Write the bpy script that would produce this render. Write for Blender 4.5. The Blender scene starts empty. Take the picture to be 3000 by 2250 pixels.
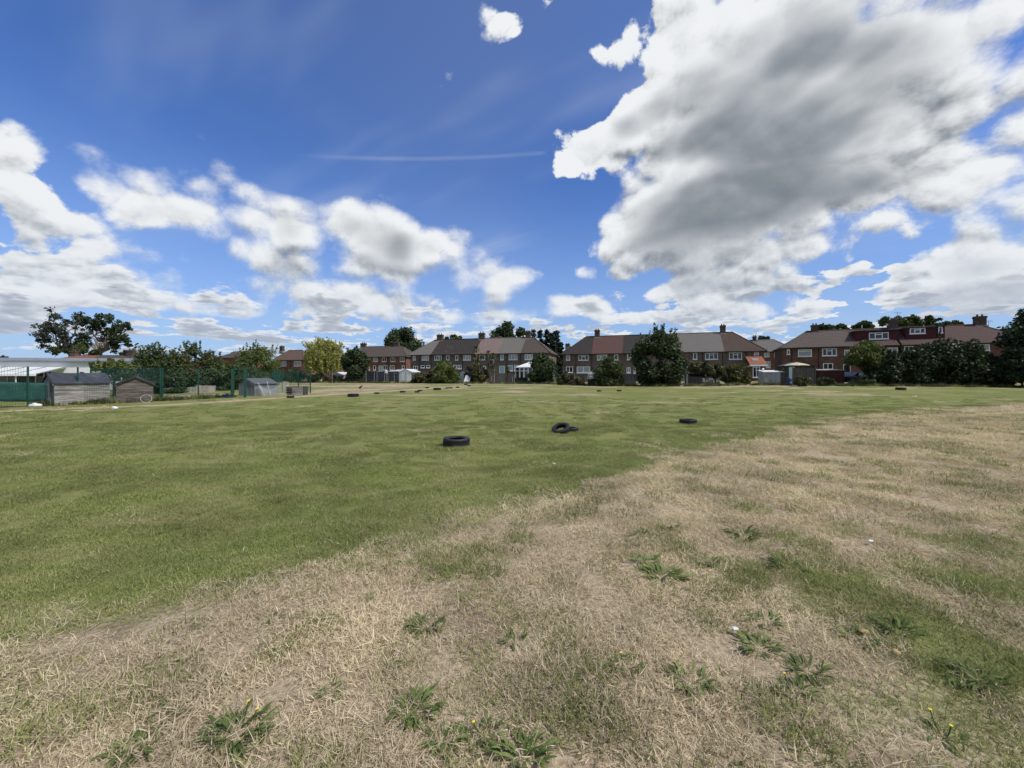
import bpy, bmesh, math, random
import numpy as np
from mathutils import Vector, Matrix

# ------------------------------------------------------------------ camera
scene = bpy.context.scene
F_PX, HOR, CAM_Z = 1127.0, 1098.0, 1.85          # focal length and horizon of the 3000 px wide photograph, eye height
cam_data = bpy.data.cameras.new('camera')
cam = bpy.data.objects.new('camera', cam_data)
scene.collection.objects.link(cam)
cam.location = (0, 0, CAM_Z)
cam.rotation_euler = (math.radians(90), 0, 0)
cam_data.sensor_width = 36.0
cam_data.lens = 36.0 * F_PX / 3000.0
cam_data.shift_y = -(1125.0 - HOR) / 3000.0
cam_data.clip_start, cam_data.clip_end = 0.05, 3000.0
scene.camera = cam
scene.render.resolution_x, scene.render.resolution_y = 1024, 768
vs = scene.view_settings
vs.view_transform, vs.look, vs.exposure, vs.gamma = 'Standard', 'None', 0.0, 1.0
vs.use_curve_mapping = False
cy = scene.cycles
cy.use_denoising = True
try:
    cy.denoiser = 'OPENIMAGEDENOISE'
    cy.denoising_input_passes = 'RGB_ALBEDO_NORMAL'
except Exception:
    pass
cy.max_bounces, cy.diffuse_bounces, cy.glossy_bounces, cy.transmission_bounces = 4, 2, 1, 2
cy.transparent_max_bounces = 12
cy.use_adaptive_sampling = True
cy.adaptive_threshold = 0.03
cy.adaptive_min_samples = 16
cy.sample_clamp_indirect = 3.0
SUN_EL, SUN_AZ = 52.0, 118.0                        # azimuth clockwise from the viewing direction (+Y)

# ------------------------------------------------------------------ node helper
class S:
    """A node socket with arithmetic."""
    def __init__(s, nt, sock): s.nt, s.k = nt, sock
    def _m(s, op, *a, clamp=False):
        n = s.nt.nodes.new('ShaderNodeMath'); n.operation = op; n.use_clamp = clamp
        for i, x in enumerate((s,) + a):
            if isinstance(x, S): s.nt.links.new(x.k, n.inputs[i])
            else: n.inputs[i].default_value = float(x)
        return S(s.nt, n.outputs[0])
    def __add__(s, o): return s._m('ADD', o)
    __radd__ = __add__
    def __sub__(s, o): return s._m('SUBTRACT', o)
    def __rsub__(s, o): return s._m('MULTIPLY', -1.0)._m('ADD', o)
    def __mul__(s, o): return s._m('MULTIPLY', o)
    __rmul__ = __mul__
    def __truediv__(s, o): return s._m('DIVIDE', o)
    def mad(s, a, b): return s._m('MULTIPLY_ADD', a, b)
    def max(s, o): return s._m('MAXIMUM', o)
    def min(s, o): return s._m('MINIMUM', o)
    def smax(s, o, d): return s._m('SMOOTH_MAX', o, d)
    def pow(s, o): return s._m('POWER', o)
    def abs(s): return s._m('ABSOLUTE')
    def clamp(s): return s._m('ADD', 0.0, clamp=True)
    def step(s, lo, hi, a=0.0, b=1.0, smooth=True):
        n = s.nt.nodes.new('ShaderNodeMapRange'); n.interpolation_type = 'SMOOTHSTEP' if smooth else 'LINEAR'
        s.nt.links.new(s.k, n.inputs[0])
        for i, x in enumerate((lo, hi, a, b)):
            if isinstance(x, S): s.nt.links.new(x.k, n.inputs[i + 1])
            else: n.inputs[i + 1].default_value = float(x)
        return S(s.nt, n.outputs[0])

class V:
    def __init__(s, nt, sock): s.nt, s.k = nt, sock
    def _v(s, op, *a, out=0, scale=None):
        n = s.nt.nodes.new('ShaderNodeVectorMath'); n.operation = op
        for i, x in enumerate((s,) + a):
            if isinstance(x, (V, S)): s.nt.links.new(x.k, n.inputs[i])
            else: n.inputs[i].default_value = x if hasattr(x, '__len__') else (x, x, x)
        if scale is not None:
            if isinstance(scale, S): s.nt.links.new(scale.k, n.inputs['Scale'])
            else: n.inputs['Scale'].default_value = scale
        return n.outputs[out]
    def __add__(s, o): return V(s.nt, s._v('ADD', o))
    def __sub__(s, o): return V(s.nt, s._v('SUBTRACT', o))
    def __mul__(s, o):
        if isinstance(o, (S, float, int)): return V(s.nt, s._v('SCALE', scale=o))
        return V(s.nt, s._v('MULTIPLY', o))
    def len(s): return S(s.nt, s._v('LENGTH', out=1))
    def xyz(s):
        n = s.nt.nodes.new('ShaderNodeSeparateXYZ'); s.nt.links.new(s.k, n.inputs[0])
        return [S(s.nt, o) for o in n.outputs]
    def mapping(s, loc=(0, 0, 0), rot=(0, 0, 0), sc=(1, 1, 1), kind='TEXTURE'):
        n = s.nt.nodes.new('ShaderNodeMapping'); n.vector_type = kind
        s.nt.links.new(s.k, n.inputs[0])
        n.inputs[1].default_value, n.inputs[2].default_value, n.inputs[3].default_value = loc, rot, sc
        return V(s.nt, n.outputs[0])

def combine(nt, x, y, z):
    n = nt.nodes.new('ShaderNodeCombineXYZ')
    for i, a in enumerate((x, y, z)):
        if isinstance(a, S): nt.links.new(a.k, n.inputs[i])
        else: n.inputs[i].default_value = a
    return V(nt, n.outputs[0])

def noise(nt, vec, scale, detail=4, rough=0.55, dist=0.0, color=False, lac=2.0, dim='2D'):
    n = nt.nodes.new('ShaderNodeTexNoise'); n.noise_dimensions = dim
    nt.links.new(vec.k, n.inputs['Vector'])
    n.inputs['Scale'].default_value = scale; n.inputs['Detail'].default_value = detail
    n.inputs['Roughness'].default_value = rough; n.inputs['Distortion'].default_value = dist
    n.inputs['Lacunarity'].default_value = lac
    return V(nt, n.outputs['Color']) if color else S(nt, n.outputs['Fac'])

def voronoi(nt, vec, scale, detail=0, rough=0.5, feature='F1', smooth=None):
    n = nt.nodes.new('ShaderNodeTexVoronoi'); n.voronoi_dimensions = '2D'; n.feature = feature
    nt.links.new(vec.k, n.inputs['Vector'])
    n.inputs['Scale'].default_value = scale
    n.inputs['Detail'].default_value = detail; n.inputs['Roughness'].default_value = rough
    if smooth is not None and 'Smoothness' in n.inputs: n.inputs['Smoothness'].default_value = smooth
    return n

def mixc(nt, fac, a, b, mode='MIX'):
    n = nt.nodes.new('ShaderNodeMix'); n.data_type = 'RGBA'; n.blend_type = mode
    for sock, x in ((n.inputs[0], fac), (n.inputs[6], a), (n.inputs[7], b)):
        if isinstance(x, (S, V)): nt.links.new(x.k, sock)
        elif hasattr(x, '__len__'): sock.default_value = tuple(x) + (1.0,) if len(x) == 3 else x
        else: sock.default_value = x
    return V(nt, n.outputs[2])

# ------------------------------------------------------------------ world: clear sky with fair-weather cumulus
SKY_TINT = (0.60, 0.92, 1.50)
def pix_q(px, py):
    u, v = (px - 1500.0) / F_PX, (HOR - py) / F_PX
    n = math.sqrt(u * u + v * v + 1.0)
    return np.array([u / n / (1 + 1 / n), v / n / (1 + 1 / n)])
def blob_q(cx, cyy, rx, ry, rot):
    k = 3000.0 / 2212.0
    cx, cyy, rx, ry = cx * k, cyy * k, rx * k, ry * k
    c = pix_q(cx, cyy)
    t = math.radians(rot)
    a = np.array([math.cos(t), math.sin(t)]) * rx; b = np.array([-math.sin(t), math.cos(t)]) * ry
    col = [(pix_q(cx + p[0], cyy + p[1]) - pix_q(cx - p[0], cyy - p[1])) / 2 for p in (a, b)]
    return c, np.array(col).T
# cloud masses: centre, radii and tilt as seen in a 2212 px wide view, stiffness
CLOUDS = [
 (1800, 110, 430, 220, 0, 0.75), (1690, 310, 370, 150, -10, 2.0), (1590, 440, 310, 95, -8, 2.6), (1860, 410, 230, 70, -12, 1.6),
 (1470, 500, 190, 52, -5, 2.0), (1250, 318, 95, 60, -35, 2.0), (1350, 250, 140, 68, -33, 2.0), (1420, 200, 100, 70, -30, 1.8), (1470, 340, 150, 120, 0, 1),
 (1530, 555, 180, 36, -5, 1), (1680, 545, 120, 24, -14, 1), (2020, 60, 260, 150, -10, 1), (2150, 90, 110, 110, 0, 1),
 (1990, 385, 110, 48, 0, 1), (2150, 395, 120, 55, -16, 1), (1480, 70, 105, 105, 0, 1.5), (1560, 170, 160, 120, 0, 1.2), (1440, 210, 100, 75, -30, 1.6), (1510, 622, 150, 32, 0, 1),
 (1390, 430, 70, 60, 0, 1), (2260, 250, 60, 160, 0, 1), (2350, 380, 200, 80, 0, 1),
 (2060, 585, 165, 36, 0, 1.7), (2170, 560, 110, 38, 0, 1.7), (1990, 640, 170, 20, 0, 1.7), (2160, 635, 120, 34, 0, 1.7),
 (330, 458, 120, 44, 0, 1.7), (490, 425, 68, 35, 0, 1.7), (450, 478, 100, 40, 0, 1.7), (640, 500, 95, 54, 0, 1.7),
 (550, 535, 85, 31, 0, 1.7), (765, 500, 95, 50, 0, 1.7), (855, 545, 110, 60, 10, 1.7), (945, 530, 62, 48, 0, 1.7),
 (870, 592, 90, 27, 0, 1.7), (1010, 590, 60, 29, 0, 1.7), (1095, 598, 72, 35, 0, 1.7), (1075, 636, 34, 20, 0, 1.7),
 (620, 578, 75, 23, 0, 1.7), (630, 628, 85, 25, 0, 1.7), (700, 645, 40, 10, 0, 1.7),
 (15, 392, 105, 44, 12, 1.4), (-20, 328, 60, 30, 10, 1.4), (50, 455, 90, 26, 4, 1.5), (205, 525, 72, 28, 8, 1.6),
 (30, 528, 75, 22, 0, 1.5), (300, 552, 45, 9, 6, 1.6), (230, 416, 24, 14, -10, 0.8),
 (1088, 62, 20, 8, -28, 1.1), (1296, 106, 5, 6, 0, 1.3),
 (1285, 577, 48, 20, 0, 1.7), (820, 655, 75, 24, 0, 1.7), (940, 652, 16, 11, 0, 1.7),
  (70, 606, 90, 20, 0, 1.3), (190, 625, 80, 16, 0, 1.3), (60, 640, 110, 12, 0, 1.2), (270, 652, 90, 14, 0, 1.3), (80, 672, 100, 9, 0, 1.2), (470, 664, 110, 15, 0, 1.4),
 (600, 672, 80, 13, 0, 1.3), (700, 680, 70, 10, 0, 1.3), (1250, 655, 88, 20, 0, 1.5), (1090, 684, 110, 12, 0, 1.4), (1460, 690, 130, 12, 0, 1.4),
 (1690, 673, 62, 18, 0, 1.5), (360, 618, 60, 18, 0, 1.5), (1590, 662, 60, 10, 0, 1.2), (900, 690, 90, 9, 0, 1.2), (-150, 620, 120, 30, 0, 1.3),
]

def cloud_field():
    """Smooth thickness field of the cloud masses over sky directions, as a sum of products of curves."""
    gx = np.linspace(-1, 1, 121) * QX; gz = (np.linspace(-1, 1, 97) + 1) / 2 * QZ
    X, Z = np.meshgrid(gx, gz)
    acc = np.full(X.shape, 0.0); k = 1 / 0.010
    for (cx, cyy, rx, ry, rot, weight) in CLOUDS:
        c, Rm = blob_q(cx, cyy, rx, ry, rot)
        inv = np.linalg.inv(Rm); sv = np.linalg.svd(Rm)[1]
        dx, dz = X - c[0], Z - c[1]
        r = np.hypot(inv[0, 0] * dx + inv[0, 1] * dz, inv[1, 0] * dx + inv[1, 1] * dz)
        R = (sv[1] * 0.75 + sv[0] * 0.25) * weight
        acc += np.exp(k * np.clip(R * (1 - r), -0.2, 0.5))
    B = np.clip(np.log(acc + np.exp(-k * 0.06)) / k, -0.06, 0.45) + 0.06
    # blur the kinks a little, fade at the borders of the charted part of the sky
    for _ in range(1):
        B = (B + np.roll(B, 1, 0) + np.roll(B, -1, 0)) / 3; B = (B + np.roll(B, 1, 1) + np.roll(B, -1, 1)) / 3
    fx = np.clip((1 - np.abs(np.linspace(-1, 1, 121))) / 0.06, 0, 1); fz = np.clip((1 - np.linspace(-1, 1, 97)) / 0.1, 0, 1)
    B = B * fx[None, :] * fz[:, None]
    U, sv, Vt = np.linalg.svd(B, full_matrices=False)
    return U, sv, Vt, B

def vcurve(nt, val, funcs):
    """three 1-D functions of val (in -1..1) from one vector curve node"""
    n = nt.nodes.new('ShaderNodeVectorCurve')
    v3 = combine(nt, val, val, val); nt.links.new(v3.k, n.inputs['Vector'])
    m = n.mapping; m.use_clip = False
    for cv, f in zip(m.curves, funcs):
        xs = np.linspace(-1, 1, len(f))
        cv.points[0].location = (-1, f[0]); cv.points[1].location = (1, f[-1])
        for xx, yy in zip(xs[1:-1], f[1:-1]): cv.points.new(xx, yy)
        for p in cv.points: p.handle_type = 'VECTOR'
    m.update()
    return V(nt, n.outputs[0])

QX, QZ, RANK = 0.66, 0.60, 15
def build_world():
    w = bpy.data.worlds.new('World'); scene.world = w; w.use_nodes = True
    w.cycles.sampling_method = 'MANUAL'; w.cycles.sample_map_resolution = 512
    nt = w.node_tree; nt.nodes.clear()
    out = nt.nodes.new('ShaderNodeOutputWorld'); bg = nt.nodes.new('ShaderNodeBackground')
    nt.links.new(bg.outputs[0], out.inputs[0])
    sky = nt.nodes.new('ShaderNodeTexSky'); sky.sky_type = 'NISHITA'; sky.sun_disc = False
    sky.sun_elevation = math.radians(SUN_EL); sky.sun_rotation = math.radians(SUN_AZ)
    sky.air_density = 1.0; sky.dust_density = 0.25; sky.ozone_density = 2.5; sky.altitude = 100
    tc = nt.nodes.new('ShaderNodeTexCoord')
    d = V(nt, V(nt, tc.outputs['Generated'])._v('NORMALIZE'))
    x, y, z = d.xyz()
    zc = z.max(0.0)
    # stereographic direction coordinates about the field's far side (seamless except straight behind)
    den = (y + 1.0).max(0.12)
    qx, qz = x / den, zc / den
    q = combine(nt, qx, qz, 0.0)
    hi = zc.step(0.0, 0.42, 0.22, 1.0, smooth=False)   # features get smaller towards the horizon
    wv = noise(nt, q, 6.0, 1, 0.5, color=True) - (0.5, 0.5, 0.5)
    wx, wz, _ = (wv * (hi * 0.05)).xyz()
    nx = (qx + wx) * (1 / QX)
    nz = (qz + wz) * (2 / QZ) - 1.0
    nz_up = nz + hi * (SHADE_D * 2 / QZ)
    U, sv, Vt, B = cloud_field()
    f0 = f1 = None
    for k in range(0, RANK, 3):
        fs, gs, wt = [], [], []
        for j in range(k, k + 3):
            mu, mv = np.abs(U[:, j]).max(), np.abs(Vt[j]).max()
            fs.append(Vt[j] / mv); gs.append(U[:, j] / mu); wt.append(sv[j] * mu * mv)
        a_ = vcurve(nt, nx, fs) * tuple(float(t) for t in wt)
        if f0 is not None: a_ = V(nt, V(nt, f1.k)._v('MULTIPLY_ADD', (1e-9,) * 3, a_))
        t0 = S(nt, a_._v('DOT_PRODUCT', vcurve(nt, nz, gs), out=1))
        f0 = t0 if f0 is None else f0 + t0
        t1 = S(nt, a_._v('DOT_PRODUCT', vcurve(nt, nz_up, gs), out=1))
        f1 = t1 if f1 is None else f1 + t1
    B0, B1 = f0 - 0.06 + hi * 0.007, f1 - 0.06 + hi * 0.007
    # far fields of small cumulus towards the horizon all round
    inv = S(nt, zc.k)._m('ADD', 0.09)._m('POWER', -1.0)
    pl = combine(nt, x * inv, y * inv, 0.0)
    lz = (zc + 0.03)._m('LOGARITHM', 2.718)
    az = x._m('ARCTAN2', y)
    pf = combine(nt, az * 4.2, lz * 2.3, 0.0)
    band = zc.step(0.012, 0.05) * zc.step(0.15, 0.30, 1.0, 0.0)
    pln = noise(nt, pf, 1.9, 4, 0.6)
    pln_up = noise(nt, pf + combine(nt, 0.0, 0.16, 0.0), 1.9, 2, 0.6)
    side = az.abs().step(0.10, 0.55, 0.0, 0.06)
    off = (1.0 - band) * 0.06
    far0 = (pln - 0.535 + side) * 0.22 * band - off
    far1 = (pln_up - 0.535 + side) * 0.22 * band - off
    # outside the charted part the same broken cumulus goes on
    away = (nx.abs().step(0.90, 1.0)).max((qz * (2 / QZ) - 1.0).step(0.85, 1.0))
    bk = (noise(nt, q * 0.7 + d * 0.5, 3.4, 1, 0.5) - 0.46) * 0.7 * away - (1.0 - away) * 0.06
    base_f = B0.smax(far0, 0.012).max(bk)
    base_u = B1.smax(far1, 0.012).max(bk)
    # billows
    def billow(v, k, dd):
        n1 = noise(nt, v, 8.5, dd, 0.63) - 0.5
        vor = voronoi(nt, v, 26.0, 0.0, 0.5, 'F1')
        b1 = 0.42 - S(nt, vor.outputs['Distance'])
        return n1 * A_FBM + b1 * A_VOR
    det = combine(nt, qx, qz * 1.25, 0.0) + wv * 0.03
    N0 = billow(det, 1, 7) * hi
    N1 = billow(det + combine(nt, hi * 0.004, hi * 0.014, 0.0), 1, 5) * hi
    F0 = base_f + N0
    soft = noise(nt, q, 4.3, 1, 0.5)
    alpha = (F0 / (hi * soft.step(0.35, 0.68, 0.009, 0.045))).step(-0.15, 1.0)
    # light: how much cloud lies above (towards the sun) and how thick it is here
    rel = (base_f - base_u) / (hi * SHADE_D)           # +1 upper rim ... -1 lower rim
    puff = (N0 - N1) / (hi * 0.014)
    streak = noise(nt, combine(nt, qx * 0.89 + qz * 0.45, (qz * 0.89 - qx * 0.45) * 2.6, 0.0), 4.0, 3, 0.55)
    thick = ((base_f + N0 * 0.35) / hi + (streak - 0.5) * 0.17 * base_f.step(0.02, 0.10) * hi.step(0.4, 1.0)).step(-0.02, 0.118)
    shade = rel.step(-0.45, 0.60) * thick.step(0.3, 1.0, 0.60, 0.12) + 0.47 - thick * 0.70 + puff * thick.step(0.08, 0.75, 0.36, 0.05) + (streak - 0.5) * -0.28 * thick * hi.step(0.5, 1.0)
    far_fade = zc.step(0.0, 0.36, 0.15, 1.0)
    dark = mixc(nt, far_fade, (0.40, 0.47, 0.60), (0.190, 0.222, 0.258))
    lit = mixc(nt, far_fade, (0.74, 0.79, 0.86), (0.87, 0.89, 0.91))
    col = mixc(nt, shade.step(-0.42, 0.92), dark, lit)
    # clear sky, thin high cirrus streaks, whiter air towards the horizon
    base = mixc(nt, 1.0, V(nt, sky.outputs[0]) * 0.1, SKY_TINT, 'MULTIPLY')
    cir = noise(nt, combine(nt, x * inv * 0.55 + y * inv * 0.85, (y * inv * 0.55 - x * inv * 0.85) * 0.3, 0.0), 1.1, 4, 0.62)
    cir2 = noise(nt, pl, 0.5, 1, 0.5)
    cal = cir.step(0.45, 0.80) * cir2.step(0.30, 0.62) * zc.step(0.02, 0.2) * 0.50 * x.step(-0.75, 0.1, 0.45, 1.0) + cir2.step(0.25, 0.7) * x.step(-0.7, 0.0, 0.02, 0.09)
    skyc = mixc(nt, cal, base, (0.60, 0.68, 0.82))
    hz = zc.step(0.0, 0.46, 0.94, 0.0, smooth=False).pow(1.45)
    skyc = mixc(nt, hz, skyc, (0.40, 0.54, 0.76))
    # an old vapour trail
    tr = (qz - (qx * TRAIL[0] + TRAIL[1])).abs().step(0.0, 0.0035, 1.0, 0.0) * qx.step(TRAIL[2], TRAIL[2] + 0.12) * qx.step(TRAIL[3] - 0.01, TRAIL[3], 1.0, 0.0)
    skyc = mixc(nt, tr * cir.step(0.3, 0.7, 0.06, 0.2), skyc, (0.70, 0.76, 0.86))
    full = mixc(nt, alpha * zc.step(0.0, 0.10, 0.72, 1.0), skyc, col)
    nt.links.new(full.k, bg.inputs[0]); bg.inputs[1].default_value = 1.0
    return w
_t0, _t1 = pix_q(700 * 1.356, 338 * 1.356), pix_q(1185 * 1.356, 329 * 1.356)
_sl = (_t1[1] - _t0[1]) / (_t1[0] - _t0[0])
TRAIL = (_sl, _t0[1] - _sl * _t0[0], _t0[0] - 0.05, _t1[0])
SHADE_D, A_FBM, A_VOR = 0.055, 0.125, 0.046

build_world()

sun_data = bpy.data.lights.new('sun', 'SUN')
sun_data.energy, sun_data.angle, sun_data.color = 3.9, math.radians(8), (1.0, 0.95, 0.88)
sun = bpy.data.objects.new('sun', sun_data); scene.collection.objects.link(sun)
_a, _e = math.radians(SUN_AZ), math.radians(SUN_EL)
sun_dir = Vector((math.sin(_a) * math.cos(_e), math.cos(_a) * math.cos(_e), math.sin(_e)))
sun.rotation_euler = sun_dir.to_track_quat('Z', 'Y').to_euler()

# ------------------------------------------------------------------ general helpers
rng = np.random.default_rng(7)
random.seed(7)
COL = scene.collection

def sstep(a, b, x):
    t = np.clip((np.asarray(x, float) - a) / (b - a), 0, 1)
    return t * t * (3 - 2 * t)

def vnoise(x, y, seed=0):
    """smooth value noise, about 0..1"""
    x, y = np.asarray(x, float), np.asarray(y, float)
    xi, yi = np.floor(x).astype(np.int64), np.floor(y).astype(np.int64)
    fx, fy = x - xi, y - yi
    fx, fy = fx * fx * (3 - 2 * fx), fy * fy * (3 - 2 * fy)
    def h(a, b):
        n = (a * 374761393 + b * 668265263 + seed * 974711) & 0x7fffffff
        n = ((n ^ (n >> 13)) * 1274126177) & 0x7fffffff
        return ((n ^ (n >> 16)) & 0xffff) / 65535.0
    return (h(xi, yi) * (1 - fx) + h(xi + 1, yi) * fx) * (1 - fy) + (h(xi, yi + 1) * (1 - fx) + h(xi + 1, yi + 1) * fx) * fy

def fbm(x, y, seed=0, octv=4, rough=0.5):
    s, a, t = 0, 1.0, 0
    for i in range(octv):
        s = s + a * vnoise(x * 2 ** i, y * 2 ** i, seed + i * 17); t += a; a *= rough
    return s / t

# edge between the mown green field and the parched verge, in metres on the ground
_edge_px = [(-900, 2150), (-400, 1965), (0, 1858), (407, 1776), (814, 1668), (1153, 1580), (1465, 1505), (1695, 1410), (1898, 1356), (2170, 1288),
            (2441, 1227), (2712, 1193), (3000, 1173), (3400, 1160)]
EDGE = np.array([((px - 1500) / F_PX * (1.62 * F_PX / (py - HOR)), 1.62 * F_PX / (py - HOR)) for px, py in _edge_px])
EDGE = np.vstack([[(-40.0, -6.0), (-12.0, -0.6)], EDGE])
TRACK = np.array([((px - 1500) / F_PX * (1.85 * F_PX / (py - HOR)), 1.85 * F_PX / (py - HOR)) for px, py in
                  [(-300, 1216), (0, 1205), (250, 1196), (500, 1186), (700, 1175), (900, 1164), (1200, 1150), (1330, 1143)]])

def poly_dist(x, y, pts, signed=False):
    x, y = np.asarray(x, float), np.asarray(y, float)
    best = np.full(x.shape, 1e9); sg = np.ones(x.shape)
    for (ax, ay), (bx, by) in zip(pts[:-1], pts[1:]):
        dx, dy = bx - ax, by - ay
        t = np.clip(((x - ax) * dx + (y - ay) * dy) / (dx * dx + dy * dy), 0, 1)
        d = np.hypot(x - ax - t * dx, y - ay - t * dy)
        side = np.sign((x - ax) * dy - (y - ay) * dx)
        m = d < best
        best = np.where(m, d, best); sg = np.where(m, side, sg)
    return best * sg if signed else best

def edge_sd(x, y): return poly_dist(x, y, EDGE, True)       # positive on the parched side

def zg(x, y):
    x, y = np.asarray(x, float), np.asarray(y, float)
    z = 0.5 * sstep(22, 55, y) + 0.35 * sstep(12, 35, x) * sstep(20, 40, y)
    z = z + 0.30 * sstep(-2.6, 1.4, edge_sd(x, y)) * (1 - sstep(14, 30, y))
    near = 1 - sstep(14, 30, y)
    z = z + near * (0.05 * (fbm(x * 0.5, y * 0.5, 3, 2) - 0.5) + 0.035 * (fbm(x * 2.3, y * 2.3, 5, 2) - 0.5))
    return z
def Z(x, y): return float(zg(np.array([x]), np.array([y]))[0])

def ground_at(px, py):
    """the ground point seen at a pixel of the 3000 px wide photograph"""
    y = 10.0
    for _ in range(40):
        x = (px - 1500) / F_PX * y
        y = 0.5 * y + 0.5 * (CAM_Z - Z(x, y)) * F_PX / max(py - HOR, 2.0)
    return (px - 1500) / F_PX * y, y
def W(px, py, Y): return Vector(((px - 1500) / F_PX * Y, Y, CAM_Z + (HOR - py) / F_PX * Y))
CROP = {1: (0, 900, 4.424), 2: (450, 950, 4.424), 3: (850, 930, 4.424), 4: (1200, 920, 4.424), 5: (1600, 920, 4.916),
        6: (1900, 920, 4.916), 7: (2250, 900, 5.53), 8: (2600, 870, 5.53)}
def cp(k, u, v):
    a, b, s = CROP[k]; return a + u / s, b + v / s

class MB:
    """collects faces; build() links them as one mesh object"""
    def __init__(s): s.v, s.f = [], []
    def add(s, vs, fs):
        o = len(s.v); s.v += [tuple(p) for p in vs]; s.f += [tuple(i + o for i in f) for f in fs]; return s
    def hexa(s, b, t):                                           # bottom quad, top quad
        return s.add(list(b) + list(t), [(3, 2, 1, 0), (4, 5, 6, 7), (0, 1, 5, 4), (1, 2, 6, 5), (2, 3, 7, 6), (3, 0, 4, 7)])
    def box(s, x0, x1, y0, y1, z0, z1):
        return s.hexa([(x0, y0, z0), (x1, y0, z0), (x1, y1, z0), (x0, y1, z0)], [(x0, y0, z1), (x1, y0, z1), (x1, y1, z1), (x0, y1, z1)])
    def fbox(s, fr, a0, a1, b0, b1, z0, z1):                      # box in a frame's along / away axes
        P = fr.p
        return s.hexa([P(a0, b0, z0), P(a1, b0, z0), P(a1, b1, z0), P(a0, b1, z0)], [P(a0, b0, z1), P(a1, b0, z1), P(a1, b1, z1), P(a0, b1, z1)])
    def tube(s, pts, rad, n=6, cap=True):
        pts = [Vector(p) for p in pts]; rings = []
        for i, p in enumerate(pts):
            d = (pts[min(i + 1, len(pts) - 1)] - pts[max(i - 1, 0)]).normalized()
            a = d.orthogonal().normalized() if i == 0 else (rings_a - d * rings_a.dot(d)).normalized()
            rings_a = a; b = d.cross(a); r = rad[i] if hasattr(rad, '__len__') else rad
            rings.append([p + (a * math.cos(2 * math.pi * k / n) + b * math.sin(2 * math.pi * k / n)) * r for k in range(n)])
        vs = [q for ring in rings for q in ring]; fs = []
        for i in range(len(pts) - 1):
            for k in range(n): fs.append((i * n + k, i * n + (k + 1) % n, (i + 1) * n + (k + 1) % n, (i + 1) * n + k))
        if cap: fs += [tuple(range(n - 1, -1, -1)), tuple((len(pts) - 1) * n + k for k in range(n))]
        return s.add(vs, fs)
    def bar(s, a, b, r=0.02, n=4): return s.tube([a, b], r, n)
    def lathe(s, prof, n=32, closed=True):
        m = len(prof); vs = []; fs = []
        for k in range(n):
            c_, s_ = math.cos(2 * math.pi * k / n), math.sin(2 * math.pi * k / n)
            vs += [(r * c_, r * s_, z) for r, z in prof]
        for k in range(n):
            for i in range(m if closed else m - 1):
                j = (i + 1) % m; fs.append((k * m + i, ((k + 1) % n) * m + i, ((k + 1) % n) * m + j, k * m + j))
        return s.add(vs, fs)
    def mesh(s, name, smooth=False):
        me = bpy.data.meshes.new(name); me.from_pydata(s.v, [], s.f); me.update()
        if smooth: me.polygons.foreach_set('use_smooth', [True] * len(me.polygons))
        return me
    def build(s, name, mat, parent=None, smooth=False):
        me = s.mesh(name, smooth); me.materials.append(mat)
        return link(name, me, parent)

def link(name, data, parent=None):
    o = bpy.data.objects.new(name, data); COL.objects.link(o)
    if parent is not None:
        o.parent = parent; o.matrix_parent_inverse = Matrix.Translation(-Vector(parent.location)) if parent.rotation_euler[2] == 0 and parent.parent is None else parent_inv(parent)
    return o
def parent_inv(p):
    m = Matrix.Identity(4)
    while p is not None:
        m = (Matrix.LocRotScale(p.location, p.rotation_euler, p.scale)) @ m if p.parent is None else p.matrix_parent_inverse.copy() @ Matrix.LocRotScale(p.location, p.rotation_euler, p.scale) @ m
        p = p.parent
    return m.inverted()
def tag(o, label=None, cat=None, group=None, kind=None):
    for k, v in (('label', label), ('category', cat), ('group', group), ('kind', kind)):
        if v: o[k] = v
    if cat and not kind: o['kind'] = 'thing'
    return o
def thing(name, label, cat, loc, group=None):
    o = link(name, None); o.location = loc; o.empty_display_size = 0.2
    return tag(o, label, cat, group)

# ------------------------------------------------------------------ materials
MATS = {}
def material(name, build):
    m = bpy.data.materials.new(name); m.use_nodes = True
    nt = m.node_tree; b = nt.nodes['Principled BSDF']
    geo = nt.nodes.new('ShaderNodeNewGeometry'); pos = V(nt, geo.outputs['Position'])
    build(m, nt, b, pos); MATS[name] = m
    return m
def setc(nt, b, col, key='Base Color'): nt.links.new(col.k, b.inputs[key])
def rnd(nt):
    o = nt.nodes.new('ShaderNodeObjectInfo'); return S(nt, o.outputs['Random'])
def bump(nt, b, h, dist=0.01, strength=0.6):
    n = nt.nodes.new('ShaderNodeBump'); n.inputs['Distance'].default_value = dist; n.inputs['Strength'].default_value = strength
    nt.links.new(h.k, n.inputs['Height']); nt.links.new(n.outputs[0], b.inputs['Normal'])

def mottled(name, c1, c2, scale=3.0, rough=0.85, stretch=(1, 1, 1), c3=None, vary=0.0, spec=0.3, metal=0.0, bmp=0.0, detail=5):
    def f(m, nt, b, pos):
        v = pos * stretch
        n1 = noise(nt, v, scale, detail, 0.6, dim='3D').step(0.32, 0.68)
        col = mixc(nt, n1, c1, c2)
        if c3 is not None:
            col = mixc(nt, noise(nt, v, scale * 0.23, 3, 0.5, dim='3D').step(0.5, 0.72), col, c3)
        if vary:
            col = mixc(nt, 1.0, col, combine(nt, *[rnd(nt).step(0, 1, 1 - vary, 1 + vary, smooth=False)] * 3), 'MULTIPLY')
        setc(nt, b, col); b.inputs['Roughness'].default_value = rough
        b.inputs['Specular IOR Level'].default_value = spec; b.inputs['Metallic'].default_value = metal
        if bmp: bump(nt, b, n1, bmp)
    return material(name, f)

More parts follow.
